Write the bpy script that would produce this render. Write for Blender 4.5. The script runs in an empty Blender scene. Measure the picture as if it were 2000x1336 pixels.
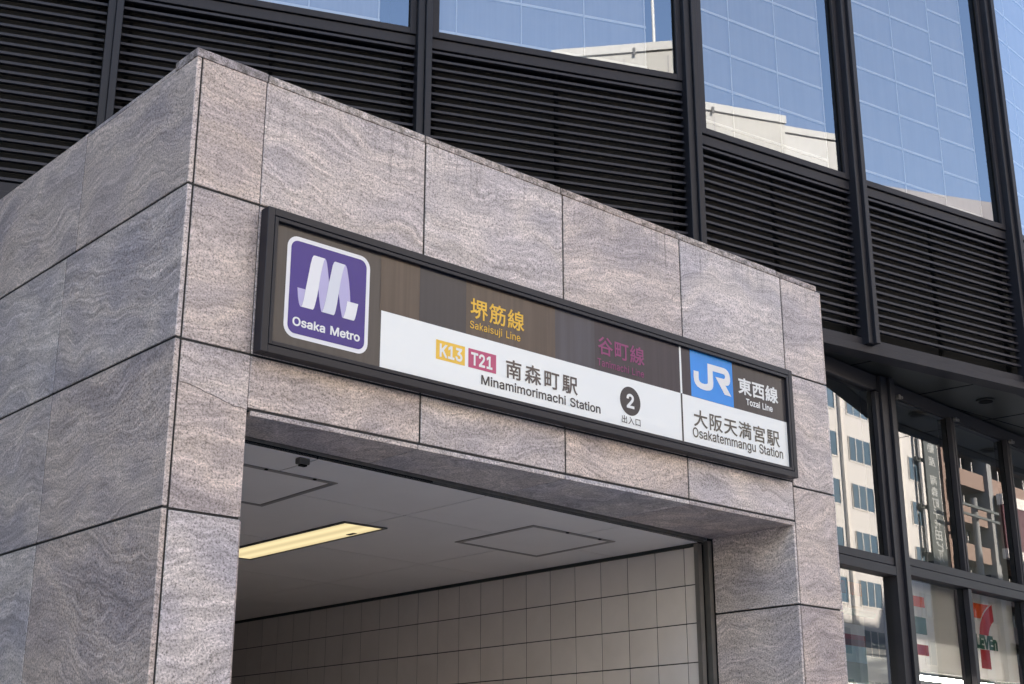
import bpy, bmesh, math, random
from mathutils import Vector, Matrix, geometry

# ------------------------------------------------------------------ camera, world, sun, exposure
scene = bpy.context.scene
COL = scene.collection
R = math.radians

cam_data = bpy.data.cameras.new("camera")
cam_data.sensor_width = 36.0
cam_data.lens = 48.83
cam_data.clip_start = 0.05
cam_data.clip_end = 2000.0
cam = bpy.data.objects.new("camera", cam_data)
cam.location = (-2.87, -5.5, 1.6)
cam.rotation_euler = (R(108.162), 0.0, R(-41.8935))
COL.objects.link(cam)
scene.camera = cam

SUN_ELEV = 33.0
SUN_AZ = 17.0            # degrees from +Y towards +X (the sun stands behind the office building)
world = bpy.data.worlds.new("World")
scene.world = world
world.use_nodes = True
wn = world.node_tree.nodes
wl = world.node_tree.links
wn.clear()
sky = wn.new("ShaderNodeTexSky")
sky.sky_type = 'NISHITA'
sky.sun_disc = False
sky.sun_elevation = R(SUN_ELEV)
sky.sun_rotation = R(SUN_AZ)
sky.air_density = 1.0
sky.dust_density = 0.6
sky.ozone_density = 2.3
bg = wn.new("ShaderNodeBackground")
bg.inputs['Strength'].default_value = 0.145
wo = wn.new("ShaderNodeOutputWorld")
wl.new(sky.outputs[0], bg.inputs[0])
wl.new(bg.outputs[0], wo.inputs[0])

sun_data = bpy.data.lights.new("sun", 'SUN')
sun_data.energy = 4.7
sun_data.angle = R(0.5)
sun_data.color = (1.0, 0.95, 0.88)
sun = bpy.data.objects.new("sun", sun_data)
_el, _az = R(SUN_ELEV), R(SUN_AZ)
sdir = Vector((math.sin(_az) * math.cos(_el), math.cos(_az) * math.cos(_el), math.sin(_el)))
sun.rotation_euler = sdir.to_track_quat('Z', 'Y').to_euler()
sun.location = (0, 20, 60)
COL.objects.link(sun)

scene.view_settings.view_transform = 'Standard'
scene.view_settings.look = 'None'
scene.view_settings.gamma = 1.0
scene.view_settings.use_curve_mapping = False
scene.view_settings.exposure = 2.3
scene.view_settings.use_white_balance = True
scene.view_settings.white_balance_temperature = 8000
scene.view_settings.white_balance_tint = 14
scene.cycles.use_denoising = True
scene.cycles.max_bounces = 9
scene.cycles.diffuse_bounces = 4
scene.cycles.glossy_bounces = 4
scene.cycles.transparent_max_bounces = 12
scene.cycles.caustics_reflective = False
scene.cycles.caustics_refractive = False

random.seed(7)

# ------------------------------------------------------------------ material helpers
def new_mat(name):
    m = bpy.data.materials.new(name)
    m.use_nodes = True
    nt = m.node_tree
    nt.nodes.clear()
    return m, nt.nodes, nt.links

def pbr(name, color, rough=0.5, metal=0.0, spec=0.5, var=0.0, vscale=3.0, bump=0.0, bscale=60.0, streak=0.0):
    m, n, l = new_mat(name)
    out = n.new("ShaderNodeOutputMaterial")
    b = n.new("ShaderNodeBsdfPrincipled")
    l.new(b.outputs[0], out.inputs[0])
    b.inputs['Base Color'].default_value = (*color, 1)
    b.inputs['Roughness'].default_value = rough
    b.inputs['Metallic'].default_value = metal
    b.inputs['Specular IOR Level'].default_value = spec
    if var > 0 or streak > 0:
        tc = n.new("ShaderNodeTexCoord")
        oi = n.new("ShaderNodeObjectInfo")
        ad = n.new("ShaderNodeVectorMath"); ad.operation = 'MULTIPLY_ADD'
        cmb = n.new("ShaderNodeCombineXYZ")
        l.new(oi.outputs['Random'], cmb.inputs[0]); l.new(oi.outputs['Random'], cmb.inputs[2])
        l.new(cmb.outputs[0], ad.inputs[0]); ad.inputs[1].default_value = (31, 17, 23)
        l.new(tc.outputs['Object'], ad.inputs[2])
        no = n.new("ShaderNodeTexNoise"); no.inputs['Scale'].default_value = vscale
        no.inputs['Detail'].default_value = 5; no.inputs['Roughness'].default_value = 0.6
        l.new(ad.outputs[0], no.inputs['Vector'])
        mr = n.new("ShaderNodeMapRange")
        mr.inputs['From Min'].default_value = 0.3; mr.inputs['From Max'].default_value = 0.7
        mr.inputs['To Min'].default_value = 1 - var; mr.inputs['To Max'].default_value = 1 + var
        l.new(no.outputs['Fac'], mr.inputs['Value'])
        fac = mr.outputs[0]
        if streak > 0:
            mp = n.new("ShaderNodeMapping"); mp.inputs['Scale'].default_value = (38, 38, 0.7)
            l.new(ad.outputs[0], mp.inputs['Vector'])
            n2 = n.new("ShaderNodeTexNoise"); n2.inputs['Scale'].default_value = 1.0; n2.inputs['Detail'].default_value = 3
            l.new(mp.outputs[0], n2.inputs['Vector'])
            m2 = n.new("ShaderNodeMapRange"); m2.inputs['From Min'].default_value = 0.35; m2.inputs['From Max'].default_value = 0.65
            m2.inputs['To Min'].default_value = 1 - streak; m2.inputs['To Max'].default_value = 1 + streak * 0.5
            l.new(n2.outputs['Fac'], m2.inputs['Value'])
            mu = n.new("ShaderNodeMath"); mu.operation = 'MULTIPLY'
            l.new(fac, mu.inputs[0]); l.new(m2.outputs[0], mu.inputs[1]); fac = mu.outputs[0]
        mx = n.new("ShaderNodeVectorMath"); mx.operation = 'SCALE'
        mx.inputs[0].default_value = color
        l.new(fac, mx.inputs['Scale'])
        l.new(mx.outputs[0], b.inputs['Base Color'])
    if bump > 0:
        tc2 = n.new("ShaderNodeTexCoord")
        nb = n.new("ShaderNodeTexNoise"); nb.inputs['Scale'].default_value = bscale; nb.inputs['Detail'].default_value = 2
        l.new(tc2.outputs['Object'], nb.inputs['Vector'])
        bp = n.new("ShaderNodeBump"); bp.inputs['Strength'].default_value = bump; bp.inputs['Distance'].default_value = 0.002
        l.new(nb.outputs['Fac'], bp.inputs['Height']); l.new(bp.outputs[0], b.inputs['Normal'])
    return m

def emis(name, color, strength):
    m, n, l = new_mat(name)
    out = n.new("ShaderNodeOutputMaterial")
    e = n.new("ShaderNodeEmission")
    e.inputs[0].default_value = (*color, 1); e.inputs[1].default_value = strength
    l.new(e.outputs[0], out.inputs[0])
    return m

def glass_mat(name, refl=0.5, tint=(0.75, 0.8, 0.82), rcol=(0.86, 0.92, 1.0), warp=0.0, wscale=0.7):
    """coated flat glazing: part mirror, part clear; more mirror at grazing angles"""
    m, n, l = new_mat(name)
    out = n.new("ShaderNodeOutputMaterial")
    mix = n.new("ShaderNodeMixShader")
    tr = n.new("ShaderNodeBsdfTransparent"); tr.inputs[0].default_value = (*tint, 1)
    gl = n.new("ShaderNodeBsdfGlossy"); gl.inputs['Roughness'].default_value = 0.0
    gl.inputs['Color'].default_value = (*rcol, 1)
    fr = n.new("ShaderNodeFresnel"); fr.inputs[0].default_value = 1.5
    ad = n.new("ShaderNodeMath"); ad.operation = 'ADD'; ad.use_clamp = True
    ad.inputs[1].default_value = refl - 0.04
    l.new(fr.outputs[0], ad.inputs[0])
    l.new(ad.outputs[0], mix.inputs[0]); l.new(tr.outputs[0], mix.inputs[1]); l.new(gl.outputs[0], mix.inputs[2])
    l.new(mix.outputs[0], out.inputs[0])
    if warp > 0:
        tc = n.new("ShaderNodeTexCoord")
        no = n.new("ShaderNodeTexNoise"); no.inputs['Scale'].default_value = wscale; no.inputs['Detail'].default_value = 0.5
        l.new(tc.outputs['Object'], no.inputs['Vector'])
        bp = n.new("ShaderNodeBump"); bp.inputs['Strength'].default_value = 1.0; bp.inputs['Distance'].default_value = warp
        l.new(no.outputs['Fac'], bp.inputs['Height']); l.new(bp.outputs[0], gl.inputs['Normal'])
    return m

def granite(name, weather=0.0, rough=0.34, gain=1.0, drip=0.0):
    """pinkish grey migmatite: folded bands, pale and dark veins, salt and pepper grain"""
    m, n, l = new_mat(name)
    def N(t, **kw):
        x = n.new(t)
        for k, v in kw.items():
            if k.startswith('i_'):
                x.inputs[k[2:].replace('_', ' ')].default_value = v
            else:
                setattr(x, k, v)
        return x
    out = N("ShaderNodeOutputMaterial")
    b = N("ShaderNodeBsdfPrincipled")
    l.new(b.outputs[0], out.inputs[0])
    tc = N("ShaderNodeTexCoord")
    oi = N("ShaderNodeObjectInfo")
    # every slab is cut from another place of the block and laid at its own tilt
    rr = N("ShaderNodeMath", operation='MULTIPLY_ADD'); l.new(oi.outputs['Random'], rr.inputs[0]); rr.inputs[1].default_value = 0.5; rr.inputs[2].default_value = -0.25
    rot = N("ShaderNodeVectorRotate", rotation_type='AXIS_ANGLE'); rot.inputs['Axis'].default_value = (0.7, 0.7, 0.1)
    l.new(tc.outputs['Object'], rot.inputs['Vector']); l.new(rr.outputs[0], rot.inputs['Angle'])
    wn_ = N("ShaderNodeTexWhiteNoise", noise_dimensions='1D'); l.new(oi.outputs['Random'], wn_.inputs['W'])
    off = N("ShaderNodeVectorMath", operation='MULTIPLY_ADD'); l.new(wn_.outputs['Color'], off.inputs[0]); off.inputs[1].default_value = (60, 60, 60)
    l.new(rot.outputs[0], off.inputs[2])
    p = off.outputs[0]
    def warp(src, scale, amp, detail):
        w = N("ShaderNodeTexNoise"); w.inputs['Scale'].default_value = scale; w.inputs['Detail'].default_value = detail
        l.new(src, w.inputs['Vector'])
        s = N("ShaderNodeVectorMath", operation='SUBTRACT'); l.new(w.outputs['Color'], s.inputs[0]); s.inputs[1].default_value = (0.5, 0.5, 0.5)
        a = N("ShaderNodeVectorMath", operation='MULTIPLY_ADD'); l.new(s.outputs[0], a.inputs[0]); a.inputs[1].default_value = amp
        l.new(src, a.inputs[2])
        return a.outputs[0]
    p0 = warp(p, 0.8, (0.1, 0.1, 0.32), 1.0)
    p1 = warp(p0, 2.6, (0.12, 0.12, 0.26), 2.2)
    p2 = warp(p1, 7.0, (0.02, 0.02, 0.060), 2.5)
    def band(scale, detail, rgh):
        mp = N("ShaderNodeMapping"); mp.inputs['Scale'].default_value = scale
        l.new(p2, mp.inputs['Vector'])
        t = N("ShaderNodeTexNoise"); t.inputs['Scale'].default_value = 1.0; t.inputs['Detail'].default_value = detail; t.inputs['Roughness'].default_value = rgh
        l.new(mp.outputs[0], t.inputs['Vector'])
        return t.outputs['Fac']
    s1 = band((0.9, 0.9, 13.0), 3.0, 0.55)
    s2 = band((1.8, 1.8, 48.0), 3.0, 0.55)
    s3 = band((1.3, 1.3, 2.6), 2.5, 0.5)
    def ramp(fac, stops):
        r = N("ShaderNodeValToRGB")
        e = r.color_ramp.elements
        while len(e) > 1: e.remove(e[-1])
        e[0].position, e[0].color = stops[0][0], (*stops[0][1], 1)
        for pos, c in stops[1:]:
            x = e.new(pos); x.color = (*c, 1)
        l.new(fac, r.inputs[0])
        return r.outputs[0]
    def mul(a, bb, f=1.0):
        x = N("ShaderNodeMix", data_type='RGBA', blend_type='MULTIPLY'); x.inputs['Factor'].default_value = f
        l.new(a, x.inputs[6]); l.new(bb, x.inputs[7]); return x.outputs[2]
    base = ramp(s3, [(0.36, (0.385, 0.345, 0.352)), (0.45, (0.46, 0.404, 0.392)), (0.54, (0.555, 0.480, 0.440)), (0.65, (0.455, 0.400, 0.392))])
    g = lambda v: (v, v, v)
    bands = ramp(s1, [(0.28, g(0.80)), (0.36, g(0.98)), (0.395, g(0.62)), (0.425, g(0.96)), (0.475, g(1.00)), (0.500, g(1.34)), (0.525, g(1.0)), (0.58, g(0.97)), (0.605, g(0.66)), (0.635, g(1.0)), (0.67, g(1.28)), (0.70, g(0.95))])
    fine = ramp(s2, [(0.28, g(0.60)), (0.38, g(0.95)), (0.44, g(0.74)), (0.50, g(1.02)), (0.56, g(1.24)), (0.62, g(0.98)), (0.74, g(1.15))])
    col = mul(mul(base, bands, 0.66), fine, 0.55)
    # grain
    n1 = N("ShaderNodeTexNoise"); n1.inputs['Scale'].default_value = 105.0; n1.inputs['Detail'].default_value = 2.0; n1.inputs['Roughness'].default_value = 0.7
    l.new(p, n1.inputs['Vector'])
    col = mul(col, ramp(n1.outputs['Fac'], [(0.30, g(0.15)), (0.39, g(0.62)), (0.50, g(1.05)), (0.66, g(1.50))]), 0.82)
    v = N("ShaderNodeTexVoronoi"); v.inputs['Scale'].default_value = 95.0; v.inputs['Randomness'].default_value = 1.0
    l.new(p2, v.inputs['Vector'])
    mica = ramp(v.outputs['Distance'], [(0.0, g(0.35)), (0.16, g(0.55)), (0.24, g(1.0))])
    n4 = N("ShaderNodeTexNoise"); n4.inputs['Scale'].default_value = 7.0; n4.inputs['Detail'].default_value = 3.0
    l.new(p1, n4.inputs['Vector'])
    mfac = N("ShaderNodeMapRange"); mfac.inputs['From Min'].default_value = 0.42; mfac.inputs['From Max'].default_value = 0.62; mfac.inputs['To Max'].default_value = 0.75
    l.new(n4.outputs['Fac'], mfac.inputs['Value'])
    mm = N("ShaderNodeMix", data_type='RGBA', blend_type='MULTIPLY'); l.new(mfac.outputs[0], mm.inputs['Factor'])
    l.new(col, mm.inputs[6]); l.new(mica, mm.inputs[7]); col = mm.outputs[2]
    hue = N("ShaderNodeMix", data_type='RGBA'); l.new(wn_.outputs['Value'], hue.inputs['Factor'])
    hue.inputs[6].default_value = (1.05, 0.985, 0.955, 1); hue.inputs[7].default_value = (0.95, 0.985, 1.03, 1)
    col = mul(col, hue.outputs[2])
    # slab to slab tone
    tone = N("ShaderNodeMapRange"); tone.inputs['To Min'].default_value = 0.89 * gain; tone.inputs['To Max'].default_value = 1.09 * gain
    l.new(wn_.outputs['Value'], tone.inputs['Value'])
    sc = N("ShaderNodeVectorMath", operation='SCALE'); l.new(col, sc.inputs[0]); l.new(tone.outputs[0], sc.inputs['Scale'])
    col = sc.outputs[0]
    if drip > 0:
        # thin rain runs that start under the coping and fade down the slab
        sx = N("ShaderNodeSeparateXYZ"); l.new(tc.outputs['Object'], sx.inputs[0])
        cx = N("ShaderNodeCombineXYZ"); 
        a1 = N("ShaderNodeMath", operation='MULTIPLY_ADD'); l.new(sx.outputs[0], a1.inputs[0]); a1.inputs[1].default_value = 34.0
        a2 = N("ShaderNodeMath", operation='MULTIPLY'); l.new(oi.outputs['Random'], a2.inputs[0]); a2.inputs[1].default_value = 90.0
        l.new(a2.outputs[0], a1.inputs[2]); l.new(a1.outputs[0], cx.inputs[0])
        a3 = N("ShaderNodeMath", operation='MULTIPLY'); l.new(sx.outputs[2], a3.inputs[0]); a3.inputs[1].default_value = 1.6
        l.new(a3.outputs[0], cx.inputs[2])
        dn = N("ShaderNodeTexNoise"); dn.inputs['Scale'].default_value = 1.0; dn.inputs['Detail'].default_value = 4.0; dn.inputs['Roughness'].default_value = 0.65
        l.new(cx.outputs[0], dn.inputs['Vector'])
        reach = N("ShaderNodeMapRange"); reach.inputs['From Min'].default_value = -0.12; reach.inputs['From Max'].default_value = 0.34; reach.inputs['To Max'].default_value = drip
        l.new(sx.outputs[2], reach.inputs['Value'])
        dm = N("ShaderNodeMix", data_type='RGBA', blend_type='MULTIPLY'); l.new(reach.outputs[0], dm.inputs['Factor'])
        l.new(col, dm.inputs[6]); l.new(ramp(dn.outputs['Fac'], [(0.28, g(0.30)), (0.38, g(0.70)), (0.45, g(0.97)), (0.7, g(1.05))]), dm.inputs[7]); col = dm.outputs[2]
    if weather > 0:
        w1 = N("ShaderNodeTexNoise"); w1.inputs['Scale'].default_value = 22.0; w1.inputs['Detail'].default_value = 6.0; w1.inputs['Roughness'].default_value = 0.75
        l.new(p, w1.inputs['Vector'])
        col = mul(col, ramp(w1.outputs['Fac'], [(0.36, (0.20, 0.19, 0.16)), (0.46, (0.55, 0.54, 0.50)), (0.56, (0.95, 0.95, 0.93)), (0.7, (1.1, 1.1, 1.1))]), weather)
    l.new(col, b.inputs['Base Color'])
    rg = N("ShaderNodeMapRange"); rg.inputs['To Min'].default_value = rough - 0.08; rg.inputs['To Max'].default_value = rough + 0.12
    l.new(n1.outputs['Fac'], rg.inputs['Value']); l.new(rg.outputs[0], b.inputs['Roughness'])
    b.inputs['Specular IOR Level'].default_value = 0.5
    bp = N("ShaderNodeBump"); bp.inputs['Strength'].default_value = 0.25; bp.inputs['Distance'].default_value = 0.001
    l.new(n1.outputs['Fac'], bp.inputs['Height']); l.new(bp.outputs[0], b.inputs['Normal'])
    return m

M = {}
M['granite'] = granite("banded_granite")
M['granite_run'] = granite("rain_streaked_granite", drip=1.0)
M['granite_worn'] = granite("weathered_granite", weather=0.95, rough=0.6)
M['granite_edge'] = granite("granite_sawn_edge", rough=0.75)
M['sealant'] = pbr("black_joint_sealant", (0.018, 0.018, 0.018), 0.7)
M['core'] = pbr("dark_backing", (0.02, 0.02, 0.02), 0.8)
M['anodised'] = pbr("dark_anodised_aluminium", (0.016, 0.0165, 0.022), 0.45, spec=0.3, var=0.08, vscale=2.0)
M['anodised_flat'] = pbr("dark_painted_trim", (0.024, 0.023, 0.028), 0.55, spec=0.3, var=0.07, vscale=3.0)
M['blade'] = pbr("louvre_blade_paint", (0.020, 0.0195, 0.028), 0.55, spec=0.45, var=0.10, vscale=1.5)
M['louvre_back'] = pbr("louvre_backing", (0.006, 0.006, 0.006), 0.9)
M['soffit_dark'] = pbr("dark_soffit_panel", (0.018, 0.019, 0.018), 0.4, var=0.06)
M['gasket'] = pbr("black_gasket", (0.008, 0.008, 0.008), 0.8, spec=0.1)
M['sign_frame'] = pbr("sign_frame_paint", (0.010, 0.010, 0.016), 0.42, spec=0.35, var=0.05, vscale=1.0)
M['tile'] = pbr("wall_tile_glaze", (0.68, 0.63, 0.60), 0.25, spec=0.5, var=0.07, vscale=2.0)
M['grout'] = pbr("dark_grout", (0.015, 0.016, 0.015), 0.8)
M['ceil'] = pbr("ceiling_board_paint", (0.80, 0.76, 0.74), 0.6, var=0.04, vscale=1.2)
M['hatch'] = pbr("hatch_frame_paint", (0.24, 0.22, 0.21), 0.45)
M['steel'] = pbr("dull_steel", (0.22, 0.21, 0.20), 0.38, metal=0.6, var=0.15, vscale=5.0, streak=0.1)
M['black_trim'] = pbr("black_green_trim", (0.02, 0.026, 0.024), 0.5)
M['concrete'] = pbr("pavement_concrete", (0.42, 0.40, 0.38), 0.85, var=0.12, vscale=4.0, bump=0.3)
M['asphalt'] = pbr("asphalt", (0.05, 0.05, 0.052), 0.9, var=0.15, vscale=6.0, bump=0.5, bscale=120)
M['paint'] = pbr("road_paint", (0.7, 0.7, 0.68), 0.7, var=0.1)
M['ground'] = pbr("city_ground", (0.14, 0.14, 0.14), 0.9, var=0.1)
M['sensor'] = pbr("sensor_housing", (0.09, 0.085, 0.08), 0.5)
def lamp_mat():
    """acrylic diffuser with two tubes behind it: brighter over the tubes, dimmer at the edges"""
    m, n, l = new_mat("lamp_diffuser_glow")
    out = n.new("ShaderNodeOutputMaterial"); e = n.new("ShaderNodeEmission")
    tc = n.new("ShaderNodeTexCoord"); sx = n.new("ShaderNodeSeparateXYZ"); l.new(tc.outputs['Generated'], sx.inputs[0])
    a = n.new("ShaderNodeMath"); a.operation = 'MULTIPLY'; a.inputs[1].default_value = 12.566; l.new(sx.outputs[0], a.inputs[0])
    c = n.new("ShaderNodeMath"); c.operation = 'COSINE'; l.new(a.outputs[0], c.inputs[0])
    mr = n.new("ShaderNodeMapRange"); mr.inputs['From Min'].default_value = -1; mr.inputs['To Min'].default_value = 0.20; mr.inputs['To Max'].default_value = 0.15
    l.new(c.outputs[0], mr.inputs['Value']); l.new(mr.outputs[0], e.inputs[1])
    e.inputs[0].default_value = (0.97, 0.90, 0.60, 1)
    l.new(e.outputs[0], out.inputs[0])
    return m
M['diffuser'] = lamp_mat()
M['tube'] = emis("shop_tube_glow", (0.95, 0.97, 1.0), 22.0)
M['glass_up'] = glass_mat("blue_coated_glass", refl=0.22, tint=(0.92, 0.95, 0.96), rcol=(0.74, 0.86, 1.0), warp=0.0009)
M['glass_low'] = glass_mat("shop_glass", refl=0.17, tint=(0.92, 0.94, 0.93), rcol=(0.90, 0.95, 1.0), warp=0.0004)
M['blind'] = pbr("blind_fabric", (0.34, 0.35, 0.38), 0.8, spec=0.1, var=0.05, streak=0.04)
M['blind_line'] = pbr("blind_batten", (0.72, 0.74, 0.75), 0.6)

# ------------------------------------------------------------------ object helpers
def link_mesh(name, verts, faces, mat, parent=None, loc=(0, 0, 0), rotz=0.0, recentre=False):
    me = bpy.data.meshes.new(name)
    if recentre:
        c = Vector((sum(v[0] for v in verts), sum(v[1] for v in verts), sum(v[2] for v in verts))) / len(verts)
        verts = [(v[0] - c.x, v[1] - c.y, v[2] - c.z) for v in verts]
        off = Matrix.Rotation(rotz, 3, 'Z') @ c
        loc = (loc[0] + off.x, loc[1] + off.y, loc[2] + off.z)
    me.from_pydata(verts, [], faces)
    me.materials.append(mat)
    me.update()
    o = bpy.data.objects.new(name, me)
    o.location = loc
    o.rotation_euler = (0, 0, rotz)
    COL.objects.link(o)
    if parent is not None:
        o.parent = parent
        o.matrix_parent_inverse = Matrix.Identity(4)
        # parents only carry a location and a turn about z: give the child world placement
        wm = Matrix.Translation(Vector(loc)) @ Matrix.Rotation(rotz, 4, 'Z')
        o.matrix_basis = world_of(parent).inverted() @ wm
    return o

def world_of(o):
    m = o.matrix_basis.copy()
    p = o.parent
    while p is not None:
        m = p.matrix_basis @ m
        p = p.parent
    return m

def box_vf(x0, x1, y0, y1, z0, z1, base=0):
    v = [(x0, y0, z0), (x1, y0, z0), (x1, y1, z0), (x0, y1, z0), (x0, y0, z1), (x1, y0, z1), (x1, y1, z1), (x0, y1, z1)]
    f = [(0, 3, 2, 1), (4, 5, 6, 7), (0, 1, 5, 4), (1, 2, 6, 5), (2, 3, 7, 6), (3, 0, 4, 7)]
    return v, [tuple(i + base for i in q) for q in f]

class MB:
    def __init__(self): self.v, self.f = [], []
    def box(self, x0, x1, y0, y1, z0, z1):
        v, f = box_vf(x0, x1, y0, y1, z0, z1, len(self.v)); self.v += v; self.f += f; return self
    def prism(self, pts, a0, a1, axis='y'):
        """extrude a polygon given in the two other axes"""
        b = len(self.v); k = len(pts)
        def mk(p, a):
            return (p[0], a, p[1]) if axis == 'y' else ((p[0], p[1], a) if axis == 'z' else (a, p[0], p[1]))
        self.v += [mk(p, a0) for p in pts] + [mk(p, a1) for p in pts]
        self.f.append(tuple(range(b, b + k))); self.f.append(tuple(range(b + 2 * k - 1, b + k - 1, -1)))
        for i in range(k):
            j = (i + 1) % k
            self.f.append((b + i, b + k + i, b + k + j, b + j))
        return self
    def cyl(self, c, r, a0, a1, axis='z', seg=20, r1=None):
        r1 = r if r1 is None else r1
        b = len(self.v)
        for a, rr in ((a0, r), (a1, r1)):
            for i in range(seg):
                t = 2 * math.pi * i / seg
                p, q = c[0] + rr * math.cos(t), c[1] + rr * math.sin(t)
                self.v.append((p, q, a) if axis == 'z' else ((p, a, q) if axis == 'y' else (a, p, q)))
        self.f.append(tuple(range(b + seg - 1, b - 1, -1))); self.f.append(tuple(range(b + seg, b + 2 * seg)))
        for i in range(seg):
            j = (i + 1) % seg
            self.f.append((b + i, b + j, b + seg + j, b + seg + i))
        return self
    def ring(self, x0, x1, z0, z1, w, y0, y1, wt=None, wb=None, wr=None):
        """rectangular frame of bar width w in the xz plane, butted at the corners"""
        wt = w if wt is None else wt; wb = w if wb is None else wb; wr = w if wr is None else wr
        self.box(x0, x0 + w, y0, y1, z0, z1); self.box(x1 - wr, x1, y0, y1, z0, z1)
        self.box(x0 + w, x1 - wr, y0, y1, z1 - wt, z1); self.box(x0 + w, x1 - wr, y0, y1, z0, z0 + wb)
        return self
    def build(self, name, mat, parent=None, loc=(0, 0, 0), rotz=0.0, recentre=False, bevel=0.0, fixn=True):
        o = link_mesh(name, self.v, self.f, mat, parent, loc, rotz, recentre)
        if bevel > 0 or fixn:
            bm = bmesh.new(); bm.from_mesh(o.data)
            if fixn: bmesh.ops.recalc_face_normals(bm, faces=bm.faces)
            if bevel > 0:
                bmesh.ops.bevel(bm, geom=[e for e in bm.edges if e.calc_face_angle(0) > 0.5], offset=bevel, segments=1, affect='EDGES')
            bm.to_mesh(o.data); bm.free()
        return o

def empty(name, loc=(0, 0, 0), rotz=0.0, label=None, category=None, group=None, kind=None, parent=None):
    o = bpy.data.objects.new(name, None)
    o.empty_display_size = 0.2
    o.location = loc; o.rotation_euler = (0, 0, rotz)
    COL.objects.link(o)
    if parent is not None:
        o.parent = parent
        wm = Matrix.Translation(Vector(loc)) @ Matrix.Rotation(rotz, 4, 'Z')
        o.matrix_basis = world_of(parent).inverted() @ wm
    return tag(o, label, category, group, kind)

def tag(o, label=None, category=None, group=None, kind=None):
    if label: o['label'] = label
    if category: o['category'] = category
    if group: o['group'] = group
    if kind: o['kind'] = kind
    return o

def lab(o, text):
    for q in (o if isinstance(o, list) else [o]): q['label'] = text
    return o

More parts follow.
